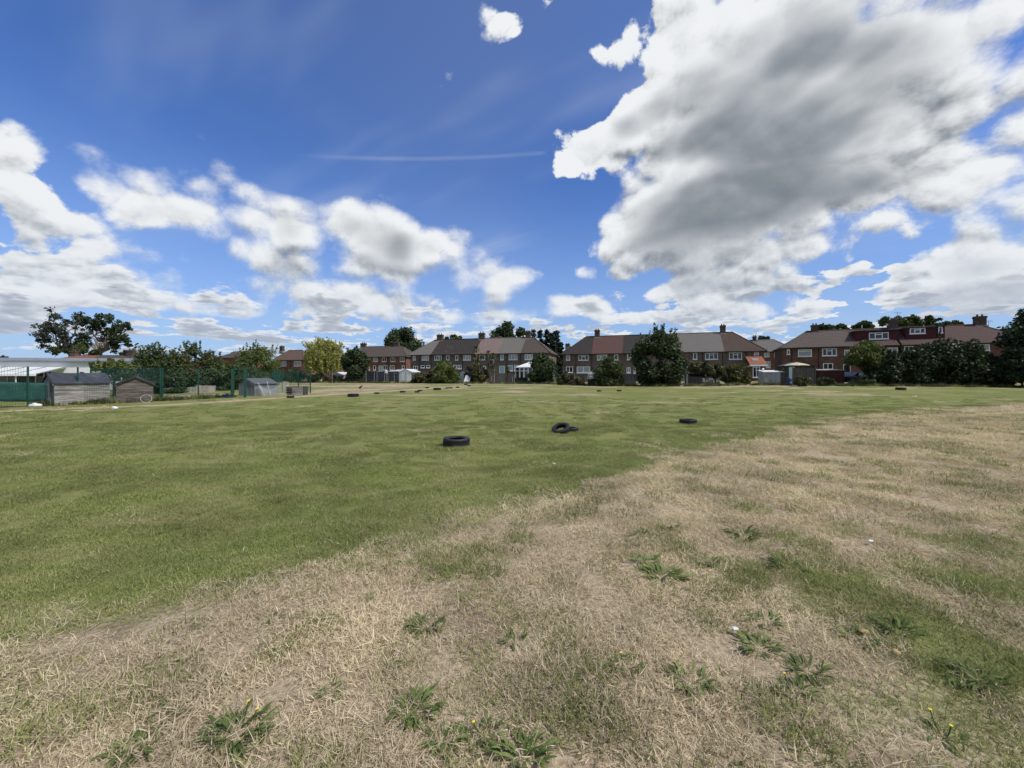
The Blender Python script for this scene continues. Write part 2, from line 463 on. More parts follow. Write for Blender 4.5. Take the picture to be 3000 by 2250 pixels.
def brick(name, c1, c2, mortar):
    def f(m, nt, b, pos):
        x, y, z = pos.xyz()
        uv = combine(nt, x * 0.93 + y * 0.37, z, 0.0)
        t = nt.nodes.new('ShaderNodeTexBrick'); nt.links.new(uv.k, t.inputs['Vector'])
        t.inputs['Color1'].default_value = c1 + (1,); t.inputs['Color2'].default_value = c2 + (1,); t.inputs['Mortar'].default_value = mortar + (1,)
        t.inputs['Scale'].default_value = 1.0; t.inputs['Brick Width'].default_value = 0.225; t.inputs['Row Height'].default_value = 0.075
        t.inputs['Mortar Size'].default_value = 0.008; t.inputs['Bias'].default_value = 0.0
        n = noise(nt, pos, 0.9, 5, 0.65, dim='3D').step(0.25, 0.75, 0.72, 1.22)
        fine = noise(nt, pos, 9.0, 3, 0.6, dim='3D').step(0.3, 0.7, 0.82, 1.15)
        setc(nt, b, mixc(nt, 1.0, V(nt, t.outputs[0]), combine(nt, n * fine, n * fine, n * fine), 'MULTIPLY'))
        b.inputs['Roughness'].default_value = 0.92; b.inputs['Specular IOR Level'].default_value = 0.2
    return material(name, f)

def tiles(name, c1, c2, course=0.33, lines=0.35, moss=None):
    def f(m, nt, b, pos):
        x, y, z = pos.xyz()
        ph = (z * (1 / (course * 0.62)))._m('FRACT')
        ln = ph.step(0.0, 0.22, 1 - lines, 1.0)
        n1 = noise(nt, pos * (1.2, 1.2, 4), 2.4, 4, 0.6, dim='3D').step(0.3, 0.7)
        col = mixc(nt, n1, c1, c2)
        if moss: col = mixc(nt, noise(nt, pos, 0.8, 4, 0.6, dim='3D').step(0.58, 0.72), col, moss)
        f2 = noise(nt, pos * (3.2, 3.2, 5), 3.0, 2, 0.5, dim='3D').step(0.3, 0.7, 0.86, 1.12) * ln
        setc(nt, b, mixc(nt, 1.0, col, combine(nt, f2, f2, f2), 'MULTIPLY'))
        b.inputs['Roughness'].default_value = 0.88; b.inputs['Specular IOR Level'].default_value = 0.25
    return material(name, f)

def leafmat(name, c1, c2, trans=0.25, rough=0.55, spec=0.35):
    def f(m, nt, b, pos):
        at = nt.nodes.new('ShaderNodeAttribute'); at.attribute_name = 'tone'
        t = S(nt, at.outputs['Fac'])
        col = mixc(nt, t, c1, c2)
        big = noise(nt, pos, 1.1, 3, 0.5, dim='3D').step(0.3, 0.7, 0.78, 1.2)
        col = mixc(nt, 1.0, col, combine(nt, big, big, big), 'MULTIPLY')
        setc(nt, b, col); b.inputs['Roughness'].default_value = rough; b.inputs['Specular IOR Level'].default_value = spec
        tr = nt.nodes.new('ShaderNodeBsdfTranslucent'); mx = nt.nodes.new('ShaderNodeMixShader')
        tcol = mixc(nt, 1.0, col, (1.15, 1.25, 0.6), 'MULTIPLY'); nt.links.new(tcol.k, tr.inputs[0])
        mx.inputs[0].default_value = trans
        nt.links.new(b.outputs[0], mx.inputs[1]); nt.links.new(tr.outputs[0], mx.inputs[2])
        nt.links.new(mx.outputs[0], nt.nodes['Material Output'].inputs[0])
    return material(name, f)

mottled('white_paint', (0.84, 0.85, 0.86), (0.76, 0.77, 0.78), 2.0, 0.5, vary=0.06)
mottled('pale_grey_panel', (0.40, 0.41, 0.41), (0.50, 0.51, 0.50), 1.5, 0.6)
mottled('dark_gap', (0.012, 0.011, 0.010), (0.02, 0.019, 0.018), 2.0, 0.9)
mottled('gutter_black', (0.018, 0.018, 0.02), (0.03, 0.03, 0.032), 3.0, 0.5)
mottled('felt_roof', (0.030, 0.038, 0.050), (0.050, 0.058, 0.072), 5.0, 0.9, c3=(0.075, 0.08, 0.088))
mottled('felt_roof_grey', (0.075, 0.083, 0.095), (0.11, 0.118, 0.13), 5.0, 0.9)
mottled('shed_board', (0.37, 0.348, 0.318), (0.165, 0.156, 0.146), 7.0, 0.9, (0.25, 0.25, 2.2), c3=(0.08, 0.072, 0.066), vary=0.22, bmp=0.01)
mottled('shed_board_dark', (0.15, 0.128, 0.11), (0.055, 0.047, 0.043), 6.0, 0.9, (0.3, 0.3, 2.4), c3=(0.20, 0.178, 0.155), vary=0.25, bmp=0.01)
mottled('shed_board_blue_shade', (0.20, 0.225, 0.24), (0.135, 0.15, 0.165), 5.0, 0.9, (2, 2, 0.3), vary=0.12, bmp=0.01)  # small shed's own colour; on the plank shed's end, shade put into the colour
mottled('fence_grey', (0.15, 0.14, 0.128), (0.08, 0.075, 0.07), 5.0, 0.9, (2, 2, 0.3), vary=0.22)
mottled('fence_dark', (0.055, 0.052, 0.05), (0.03, 0.029, 0.028), 4.0, 0.9, (2, 2, 0.3), vary=0.25)
mottled('fence_navy', (0.030, 0.036, 0.052), (0.045, 0.050, 0.066), 2.0, 0.8, vary=0.2)
mottled('fence_red', (0.085, 0.026, 0.026), (0.05, 0.02, 0.02), 4.0, 0.9, vary=0.2)
mottled('picket', (0.40, 0.365, 0.32), (0.25, 0.23, 0.205), 6.0, 0.9, (3, 3, 0.5), vary=0.2)
mottled('green_steel', (0.016, 0.065, 0.048), (0.024, 0.082, 0.060), 4.0, 0.5)
mottled('green_netting', (0.016, 0.068, 0.060), (0.028, 0.098, 0.084), 2.0, 0.8, (1, 1, 2.5))
mottled('steel_post', (0.20, 0.20, 0.20), (0.28, 0.28, 0.28), 5.0, 0.6)
mottled('concrete', (0.34, 0.33, 0.31), (0.24, 0.235, 0.22), 4.0, 0.9)
mottled('tyre_rubber', (0.010, 0.010, 0.011), (0.022, 0.022, 0.024), 9.0, 0.62, spec=0.4)
mottled('tyre_grey', (0.030, 0.030, 0.031), (0.018, 0.018, 0.019), 9.0, 0.75, spec=0.35)
mottled('bark', (0.075, 0.058, 0.042), (0.035, 0.028, 0.022), 6.0, 0.95, (2, 2, 0.4))
mottled('bark_pale', (0.26, 0.23, 0.19), (0.15, 0.13, 0.11), 5.0, 0.9, (2, 2, 0.4))
mottled('plastic_white', (0.76, 0.77, 0.78), (0.66, 0.68, 0.70), 6.0, 0.45, bmp=0.02)
mottled('net_white', (0.55, 0.56, 0.56), (0.45, 0.46, 0.46), 6.0, 0.8)
mottled('school_white', (0.80, 0.82, 0.83), (0.74, 0.76, 0.77), 0.7, 0.6)
mottled('school_roof', (0.17, 0.19, 0.21), (0.22, 0.235, 0.255), 0.8, 0.7)
mottled('polycarbonate', (0.74, 0.77, 0.76), (0.66, 0.69, 0.68), 0.8, 0.4)
mottled('brown_panel', (0.12, 0.105, 0.085), (0.085, 0.075, 0.062), 1.5, 0.8)
mottled('blue_plastic', (0.022, 0.036, 0.085), (0.032, 0.05, 0.11), 5.0, 0.5)
mottled('canvas_cream', (0.60, 0.54, 0.36), (0.50, 0.45, 0.30), 4.0, 0.8)
mottled('door_blue', (0.30, 0.42, 0.46), (0.26, 0.37, 0.41), 3.0, 0.5)
mottled('car_paint', (0.022, 0.026, 0.034), (0.03, 0.034, 0.044), 2.0, 0.25, spec=0.6)
mottled('orange_tile', (0.30, 0.115, 0.065), (0.22, 0.085, 0.05), 4.0, 0.85)
mottled('crow', (0.008, 0.008, 0.010), (0.014, 0.014, 0.018), 20.0, 0.5)
mottled('hung_tile', (0.080, 0.022, 0.022), (0.050, 0.016, 0.017), 7.0, 0.85, (1, 1, 3))
mottled('curtain', (0.24, 0.27, 0.28), (0.36, 0.39, 0.40), 4.0, 0.35, (3, 3, 0.4), spec=0.6)
mottled('dry_leaf', (0.42, 0.30, 0.14), (0.32, 0.22, 0.10), 30.0, 0.8)
mottled('petal', (0.75, 0.55, 0.02), (0.80, 0.62, 0.03), 30.0, 0.7)
def _glass(m, nt, b, pos):
    r = rnd(nt)
    setc(nt, b, mixc(nt, r.step(0.3, 0.9), (0.012, 0.014, 0.017), (0.07, 0.08, 0.085)))
    b.inputs['Roughness'].default_value = 0.06; b.inputs['Specular IOR Level'].default_value = 0.7
material('glass', _glass)
brick('brick_brown', (0.165, 0.126, 0.102), (0.125, 0.098, 0.083), (0.160, 0.142, 0.126))
brick('brick_orange', (0.235, 0.100, 0.060), (0.185, 0.080, 0.050), (0.19, 0.13, 0.10))
brick('brick_red', (0.170, 0.086, 0.060), (0.128, 0.068, 0.050), (0.13, 0.09, 0.075))
brick('brick_end', (0.20, 0.145, 0.110), (0.16, 0.115, 0.09), (0.17, 0.14, 0.12))
brick('brick_stack', (0.115, 0.080, 0.064), (0.075, 0.056, 0.048), (0.10, 0.085, 0.075))
tiles('tile_grey', (0.132, 0.124, 0.114), (0.156, 0.146, 0.134), lines=0.12)
tiles('tile_black', (0.034, 0.029, 0.028), (0.050, 0.042, 0.038), lines=0.2, moss=(0.075, 0.066, 0.056))
tiles('tile_pink', (0.205, 0.152, 0.142), (0.175, 0.130, 0.120), lines=0.12)
tiles('tile_brown', (0.100, 0.078, 0.066), (0.070, 0.056, 0.050), lines=0.3)
tiles('tile_red', (0.112, 0.062, 0.052), (0.086, 0.050, 0.044), lines=0.15)
tiles('tile_rust', (0.092, 0.064, 0.050), (0.064, 0.046, 0.038), lines=0.45, moss=(0.10, 0.066, 0.042))
tiles('tile_mossy', (0.135, 0.088, 0.068), (0.105, 0.070, 0.058), lines=0.2, moss=(0.19, 0.125, 0.048))
tiles('tile_ribbed', (0.118, 0.096, 0.082), (0.090, 0.074, 0.064), course=0.42, lines=0.62)
tiles('tile_ribbed_red', (0.105, 0.066, 0.058), (0.080, 0.052, 0.047), course=0.42, lines=0.6)
tiles('tile_far_red', (0.24, 0.095, 0.070), (0.18, 0.080, 0.062), lines=0.1)
leafmat('leaf_dark', (0.023, 0.039, 0.016), (0.074, 0.106, 0.040), 0.2)
leafmat('leaf_hedge', (0.014, 0.026, 0.012), (0.044, 0.068, 0.026), 0.15)
leafmat('leaf_mid', (0.032, 0.052, 0.017), (0.088, 0.120, 0.038), 0.22)
leafmat('leaf_light', (0.060, 0.088, 0.024), (0.150, 0.180, 0.052), 0.28)
leafmat('leaf_willow', (0.230, 0.240, 0.066), (0.420, 0.410, 0.150), 0.40)
leafmat('leaf_olive', (0.046, 0.052, 0.019), (0.120, 0.120, 0.044), 0.2)
leafmat('leaf_euc', (0.030, 0.042, 0.034), (0.075, 0.088, 0.070), 0.2)
leafmat('leaf_conifer', (0.012, 0.024, 0.016), (0.030, 0.050, 0.030), 0.1)
leafmat('leaf_brown', (0.085, 0.070, 0.042), (0.170, 0.145, 0.085), 0.2)
leafmat('leaf_weed', (0.070, 0.108, 0.030), (0.190, 0.240, 0.080), 0.25, 0.7, 0.15)
def _blade_green(m, nt, b, pos):
    at = nt.nodes.new('ShaderNodeAttribute'); at.attribute_name = 'tone'
    col = mixc(nt, S(nt, at.outputs['Fac']), (0.150, 0.190, 0.050), (0.385, 0.405, 0.150))
    st = noise(nt, pos * (0.35, 1.25, 1), 1.6, 5, 0.65).step(0.42, 0.70)
    col = mixc(nt, st * 0.62, col, (0.390, 0.375, 0.175))
    bg_ = noise(nt, pos, 0.5, 4, 0.6).step(0.3, 0.7, 0.80, 1.15)
    col = mixc(nt, 1.0, col, combine(nt, bg_, bg_, bg_), 'MULTIPLY')
    setc(nt, b, col); b.inputs['Roughness'].default_value = 0.6; b.inputs['Specular IOR Level'].default_value = 0.2
    tr = nt.nodes.new('ShaderNodeBsdfTranslucent'); mx = nt.nodes.new('ShaderNodeMixShader'); nt.links.new(col.k, tr.inputs[0]); mx.inputs[0].default_value = 0.3
    nt.links.new(b.outputs[0], mx.inputs[1]); nt.links.new(tr.outputs[0], mx.inputs[2]); nt.links.new(mx.outputs[0], nt.nodes['Material Output'].inputs[0])
material('blade_green', _blade_green)
leafmat('blade_dry', (0.305, 0.238, 0.162), (0.755, 0.640, 0.462), 0.25, 0.7, 0.2)

# ------------------------------------------------------------------ ground
def dry_amount(x, y):
    """0 = green mown grass, 1 = parched straw"""
    sd = edge_sd(x, y)
    far = sstep(3, 25, y)
    wob = (fbm(x * 0.9, y * 0.9, 11, 4) - 0.5) * (1.3 + 2.5 * far)
    d = sstep(-0.85, 0.95 + 1.6 * far, sd + wob)
    patch = fbm(x * 1.7 + 9, y * 1.7, 21, 5, 0.65)
    rightlow = sstep(0.2, 2.0, x - 0.30 * y) * (1 - sstep(2.7, 4.6, y))
    d = d * (1 - sstep(0.55 - 0.20 * rightlow, 0.76 - 0.14 * rightlow, patch) * (0.42 + 0.38 * rightlow))
    d = d * (1 - 0.30 * rightlow)
    # thin, worn places in the mown field and the trodden track along the fence
    g = sstep(0.50, 0.78, fbm(x * 0.32, y * 0.55, 31, 4)) * 0.42 * (0.5 + 0.8 * sstep(10, 40, y))
    g = g + 0.10 * sstep(8, 30, y) + 0.14 * sstep(25, 50, y)
    td = poly_dist(x, y, TRACK)
    t = 1 - sstep(0.35, 1.0, td + (fbm(x * 1.5, y * 1.5, 41, 2) - 0.5) * 0.7)
    worn = sstep(0.0, 1.0, 1 - np.abs((x + 17) / 11.0)) * sstep(31, 38, y) * (1 - sstep(50, 62, y)) * sstep(0.30, 0.6, fbm(x * 0.18, y * 0.3, 43, 3)) * 0.8
    return np.clip(np.maximum.reduce([d, g, t * 0.95, worn]), 0, 1)

def build_ground():
    ys = np.concatenate([np.arange(-6, 0.6, 0.6), np.arange(0.6, 13, 0.11), np.arange(13, 40, 0.42), np.arange(40, 90, 1.2), np.geomspace(90, 2400, 26)])
    ys = np.concatenate([[-2400, -300, -60, -20], ys])
    xs = np.concatenate([np.arange(0, 9, 0.15), np.arange(9, 32, 0.5), np.arange(32, 75, 1.4), np.geomspace(76, 2400, 18)])
    xs = np.concatenate([-xs[:0:-1], xs])
    X, Y = np.meshgrid(xs, ys)
    Zz = zg(X, Y); D = dry_amount(X, Y)
    nx, ny = len(xs), len(ys)
    vs = np.stack([X, Y, Zz], -1).reshape(-1, 3)
    i = np.arange(nx * ny).reshape(ny, nx)
    f = np.stack([i[:-1, :-1], i[:-1, 1:], i[1:, 1:], i[1:, :-1]], -1).reshape(-1, 4)
    me = bpy.data.meshes.new('ground')
    me.vertices.add(len(vs)); me.vertices.foreach_set('co', vs.ravel())
    me.loops.add(f.size); me.loops.foreach_set('vertex_index', f.ravel().astype(np.int32))
    me.polygons.add(len(f)); me.polygons.foreach_set('loop_start', (np.arange(len(f)) * 4).astype(np.int32))
    me.polygons.foreach_set('use_smooth', np.ones(len(f), bool))
    me.update(calc_edges=True)
    a = me.attributes.new('dry', 'FLOAT', 'POINT'); a.data.foreach_set('value', D.ravel().astype(np.float32))
    def f_(m, nt, b, pos):
        at = nt.nodes.new('ShaderNodeAttribute'); at.attribute_name = 'dry'
        d = S(nt, at.outputs['Fac'])
        n_mid = noise(nt, pos, 2.6, 5, 0.62)
        n_fine = noise(nt, pos, 26.0, 5, 0.7)
        n_big = noise(nt, pos, 0.33, 4, 0.55)
        streak = noise(nt, pos * (0.35, 1.25, 1), 1.6, 5, 0.65)
        dd = (d + (n_mid - 0.5) * 0.55 + (n_fine - 0.5) * 0.35 * d.step(0, 0.25)).step(0.12, 0.80)
        green = mixc(nt, n_big.step(0.35, 0.66), (0.170, 0.205, 0.056), (0.258, 0.265, 0.092))
        green = mixc(nt, streak.step(0.40, 0.72) * 0.75, green, (0.285, 0.265, 0.120))
        green = mixc(nt, n_fine.step(0.35, 0.7, 0.55, 0.0), green, (0.070, 0.092, 0.026))
        dry = mixc(nt, n_fine.step(0.3, 0.72), (0.230, 0.175, 0.115), (0.520, 0.425, 0.295))
        dry = mixc(nt, n_mid.step(0.42, 0.68) * 0.5, dry, (0.42, 0.345, 0.23))
        dry = mixc(nt, noise(nt, pos, 1.1, 3, 0.5).step(0.60, 0.74) * 0.6, dry, (0.17, 0.125, 0.088))
        col = mixc(nt, dd, green, dry)
        setc(nt, b, col); b.inputs['Roughness'].default_value = 0.95; b.inputs['Specular IOR Level'].default_value = 0.08
        bump(nt, b, n_fine * 0.6 + n_mid * 0.8, 0.035, 0.8)
    me.materials.append(material('field_grass', f_))
    g = link('ground', me)
    tag(g, 'mown green field giving way to parched straw-coloured grass in front', kind='structure')
build_ground()

# ------------------------------------------------------------------ houses
class Frame:
    """a line on the ground: a runs along it, b away from the viewer, z up"""
    def __init__(s, A, B, z0):
        s.o = Vector((A[0], A[1])); d = Vector((B[0] - A[0], B[1] - A[1])); s.L = d.length; s.e = d.normalized()
        s.n = Vector((-s.e.y, s.e.x)); s.z0 = z0
        if s.n.y < 0: s.n = -s.n
    def p(s, a, b, z): q = s.o + s.e * a + s.n * b; return (q.x, q.y, s.z0 + z)
    def hit(s, px, py=HOR):
        """along-distance, height above z0 and depth of the frame's plane at a pixel"""
        u = (px - 1500) / F_PX
        # o + a e = t (u, 1)
        det = s.e.x * -1.0 - s.e.y * -u
        a = (-s.o.x * -1.0 + s.o.y * -u) / det
        y = s.o.y + a * s.e.y
        return a, CAM_Z + (HOR - py) / F_PX * y - s.z0, y
def frame_px(pxA, YA, pxB, YB, z0):
    return Frame(((pxA - 1500) / F_PX * YA, YA), ((pxB - 1500) / F_PX * YB, YB), z0)

def add_window(fr, house, a0, a1, z0, z1, kind, glass='glass', fmat='white_paint', b=0.0, name='window'):
    t = 0.10
    m = MB(); w_, h_ = a1 - a0, z1 - z0
    bf, bb = b - 0.05, b + 0.02
    m.fbox(fr, a0, a0 + t, bf, bb, z0, z1); m.fbox(fr, a1 - t, a1, bf, bb, z0, z1)
    m.fbox(fr, a0 + t, a1 - t, bf, bb, z0, z0 + t * 1.3); m.fbox(fr, a0 + t, a1 - t, bf, bb, z1 - t, z1)
    m.fbox(fr, a0 - 0.06, a1 + 0.06, b - 0.11, b - 0.052, z0 - 0.06, z0 + 0.03)
    cuts = {'1': [], '2': [0.5], '3': [0.32, 0.68], 'w': [], 'p': [0.5]}.get(kind, [])
    for c_ in cuts: m.fbox(fr, a0 + w_ * c_ - t * 0.5, a0 + w_ * c_ + t * 0.5, bf + 0.004, bb, z0 + t * 1.3, z1 - t)
    if kind == '3': m.fbox(fr, a0 + w_ * 0.32 + t * 0.5, a0 + w_ * 0.68 - t * 0.5, bf + 0.006, bb, z1 - h_ * 0.36, z1 - h_ * 0.36 + t)
    if kind == 'w': m.fbox(fr, a0 + t, a1 - t, bf + 0.006, bb, z1 - h_ * 0.3, z1 - h_ * 0.3 + t)
    win = m.build(name, MATS[fmat], house)
    edges = [a0 + t] + [a0 + w_ * c_ for c_ in cuts] + [a1 - t]
    for i in range(len(edges) - 1):
        MB().fbox(fr, edges[i], edges[i + 1], b - 0.02, b + 0.01, z0 + t, z1 - t).build('pane', MATS[glass], win)
    return win

def add_door(fr, house, a0, a1, z0, z1, mat='door_blue', b=0.0):
    m = MB(); t = 0.08
    m.fbox(fr, a0, a0 + t, b - 0.05, b + 0.02, z0, z1); m.fbox(fr, a1 - t, a1, b - 0.05, b + 0.02, z0, z1); m.fbox(fr, a0 + t, a1 - t, b - 0.05, b + 0.02, z1 - t, z1)
    d = m.build('door', MATS['white_paint'], house)
    MB().fbox(fr, a0 + t, a1 - t, b - 0.025, b + 0.01, z0, z1 - t).build('door_leaf', MATS[mat], d)
    return d

def roof_mesh(fr, a0, a1, D, ze, zr, hipL, hipR, over=0.35):
    """solid roof; hipL / hipR = inset of the ridge's end, 0 for a party line"""
    m = MB(); oL = over if hipL else 0; oR = over if hipR else 0
    A0, A1, B0, B1 = a0 - oL, a1 + oR, -over, D + over
    P = fr.p; r0, r1 = a0 + hipL, a1 - hipR
    e = ze - 0.05
    vs = [P(A0, B0, e), P(A1, B0, e), P(A1, B1, e), P(A0, B1, e), P(r0, D / 2, zr), P(r1, D / 2, zr),
          P(A0, B0, e - 0.12), P(A1, B0, e - 0.12), P(A1, B1, e - 0.12), P(A0, B1, e - 0.12)]
    m.add(vs, [(0, 1, 5, 4), (2, 3, 4, 5), (3, 0, 4), (1, 2, 5), (6, 7, 1, 0), (7, 8, 2, 1), (8, 9, 3, 2), (9, 6, 0, 3), (9, 8, 7, 6)])
    return m

def add_chimney(fr, roof, ac, w, bc, d, z0, z1, pots=2):
    m = MB(); m.fbox(fr, ac - w / 2, ac + w / 2, bc - d / 2, bc + d / 2, z0, z1 - 0.28)
    m.fbox(fr, ac - w / 2 - 0.06, ac + w / 2 + 0.06, bc - d / 2 - 0.06, bc + d / 2 + 0.06, z1 - 0.28, z1 - 0.10)
    m.fbox(fr, ac - w / 2 - 0.02, ac + w / 2 + 0.02, bc - d / 2 - 0.02, bc + d / 2 + 0.02, z1 - 0.10, z1)
    for i in range(pots):
        q = fr.p(ac + (i - (pots - 1) / 2) * w * 0.45, bc, z1)
        m.tube([q, (q[0], q[1], q[2] + 0.28)], [0.11, 0.09], 8)
    c = m.build('chimney', MATS['brick_stack'], roof)
    f = MB(); f.fbox(fr, ac - w / 2 - 0.12, ac + w / 2 + 0.12, bc - d / 2 - 0.12, bc + d / 2 + 0.12, z0 + 0.3, z0 + 0.72)
    f.build('chimney_flashing', MATS['concrete'], roof)
    return c

def dwelling(fr, a0, a1, D, ze, zr, wall, roofm, name, label, hipL=0, hipR=0, pipes=(), endL=None, endR=None, eave_mat='gutter_black', pitch_post=None):
    h = thing(name, label, 'house', fr.p((a0 + a1) / 2, 0, 0), None)
    g = 0.003
    MB().fbox(fr, a0 + g, a1 - g, 0, D, -0.6, ze - 0.16).build('wall', MATS[wall], h)
    rf = roof_mesh(fr, a0 + g, a1 - g, D, ze, zr, hipL, hipR).build('roof', MATS[roofm], h)
    oL, oR = (0.35 if hipL else 0), (0.35 if hipR else 0)
    MB().fbox(fr, a0 - oL + g, a1 + oR - g, -0.46, -0.352, ze - 0.18, ze - 0.06).build('gutter', MATS[eave_mat], h)
    ridge = MB().tube([fr.p(a0 + hipL + g, D / 2, zr + 0.02), fr.p(a1 - hipR - g, D / 2, zr + 0.02)], 0.09, 5)
    if hipR:
        ridge.tube([fr.p(a1 - hipR, D / 2, zr), fr.p(a1 + oR, -0.35, ze - 0.03)], 0.08, 5)
    if hipL:
        ridge.tube([fr.p(a0 + hipL, D / 2, zr), fr.p(a0 - oL, -0.35, ze - 0.03)], 0.08, 5)
    ridge.build('ridge_tiles', MATS[roofm], rf)
    for pa in pipes:
        MB().bar(fr.p(pa, -0.07, 0), fr.p(pa, -0.07, ze - 0.1), 0.05, 6).build('downpipe', MATS['gutter_black'], h)
    if endR: MB().fbox(fr, a1 - g, a1 + 0.02, 0.02, D - 0.02, -0.6, ze - 0.17).build('end_wall', MATS[endR], h)
    if endL: MB().fbox(fr, a0 - 0.02, a0 + g, 0.02, D - 0.02, -0.6, ze - 0.17).build('end_wall', MATS[endL], h)
    return h, rf

def terrace(fr, crop, D, ze, zr, units, windows, chimneys, pipes=()):
    """units: dicts with px span in crop coordinates; windows / chimneys / pipes: crop rectangles, given to the unit they fall in"""
    homes = []
    for un in units:
        a0 = fr.hit(cp(un.get('c', crop), un['u'][0], 0)[0])[0]; a1 = fr.hit(cp(un.get('c2', un.get('c', crop)), un['u'][1], 0)[0])[0]
        pp = []
        for (k, u) in pipes:
            a = fr.hit(cp(k, u, 0)[0])[0]
            if a0 <= a < a1: pp.append(a)
        h, rf = dwelling(fr, a0, a1, D, ze, zr, un['wall'], un['roof'], un.get('name', 'terraced_house'), un['label'], un.get('hipL', 0), un.get('hipR', 0), pp,
                         un.get('endL'), un.get('endR'))
        tag(h, group=un.get('group')); homes.append((a0, a1, h, rf))
    def owner(a):
        for t in homes:
            if t[0] <= a <= t[1]: return t
        return min(homes, key=lambda t: min(abs(t[0] - a), abs(t[1] - a)))
    for w_ in windows:
        k, u0, v0, u1, v1, kind = w_[:6]
        (x0, y0), (x1, y1) = cp(k, u0, v0), cp(k, u1, v1)
        a0, zt, _ = fr.hit(x0, y0); a1, zb, _ = fr.hit(x1, y1)
        zt = fr.hit((x0 + x1) / 2, y0)[1]; zb = fr.hit((x0 + x1) / 2, y1)[1]
        zt = min(zt, ze - 0.24); h = owner((a0 + a1) / 2)[2]
        if kind == 'd': add_door(fr, h, a0, a1, 0, zt, w_[6] if len(w_) > 6 else 'door_blue')
        else: add_window(fr, h, a0, a1, max(zb, 0.15), zt, kind, w_[6] if len(w_) > 6 else 'glass')
    for (k, u0, v0, u1, v1) in chimneys:
        (x0, y0), (x1, _) = cp(k, u0, v0), cp(k, u1, v1)
        fr2 = Frame(fr.p(0, D / 2, 0)[:2], fr.p(fr.L, D / 2, 0)[:2], fr.z0)
        a0, zt, yy = fr2.hit(x0, y0); a1 = fr2.hit(x1)[0]
        un = owner((a0 + a1) / 2)
        add_chimney(fr, un[3], (a0 + a1) / 2, min(a1 - a0, 1.2), D / 2, 0.7, zr - 0.9, zt)
    return homes

# middle row: six cottages, dark brown brick
frB = frame_px(*[cp(4, 10, 0)[0], 75.8, cp(4, 1805, 0)[0], 68.0], 0.5)
B = 'terraced house'
terrace(frB, 4, 7.6, 5.30, 8.46, [
    dict(u=(10, 283), wall='brick_brown', roof='tile_grey', hipL=3.4, label='brown brick end house with plain grey hipped roof beside the orange brick house', group='middle terrace'),
    dict(u=(283, 560), wall='brick_brown', roof='tile_black', label='brown brick house with mossy black roof directly behind the round yellow-green bush', group='middle terrace'),
    dict(u=(560, 845), wall='brick_brown', roof='tile_black', label='brown brick house with black roof behind the tall palms, next to the pink-roofed one', group='middle terrace'),
    dict(u=(845, 1145), wall='brick_brown', roof='tile_pink', label='brown brick house with pale pink roof between black and grey roofs', group='middle terrace'),
    dict(u=(1145, 1445), wall='brick_brown', roof='tile_grey', label='brown brick house with flat grey roof and pale blue back door', group='middle terrace'),
    dict(u=(1445, 1805), wall='brick_brown', roof='tile_brown', hipR=3.6, endR='brick_end', label='brown brick end house with dark hipped roof behind the white conservatory', group='middle terrace'),
], [(4, 45, 532, 78, 600, '1', 'curtain'), (4, 160, 530, 250, 600, '3', 'curtain'), (4, 323, 530, 415, 600, '3'), (4, 475, 530, 515, 598, '1'), (4, 592, 530, 630, 600, '1'),
    (4, 695, 530, 795, 600, '3', 'curtain'), (4, 905, 522, 980, 597, '2'), (4, 1048, 525, 1090, 597, '1'), (4, 1178, 518, 1218, 597, '1', 'curtain'), (4, 1285, 516, 1397, 595, '3', 'curtain'),
    (4, 1493, 516, 1595, 592, '3', 'curtain'), (4, 48, 672, 108, 722, '2'), (4, 145, 663, 195, 700, '1'), (4, 220, 663, 268, 700, '1'), (4, 568, 660, 612, 712, '1'),
    (4, 625, 660, 675, 712, '2'), (4, 885, 672, 915, 720, '1'), (4, 955, 675, 990, 715, '1'), (4, 1162, 672, 1235, 745, 'd'), (4, 1275, 662, 1335, 740, '1', 'curtain'), (4, 1355, 660, 1410, 740, '1', 'curtain'),
    (4, 1700, 518, 1745, 590, '1')],
   [(4, 360, 270, 435, 370), (4, 900, 248, 972, 350), (4, 1505, 225, 1565, 330)], [(4, 130), (4, 278), (4, 435), (4, 685), (4, 1265), (4, 1437)])

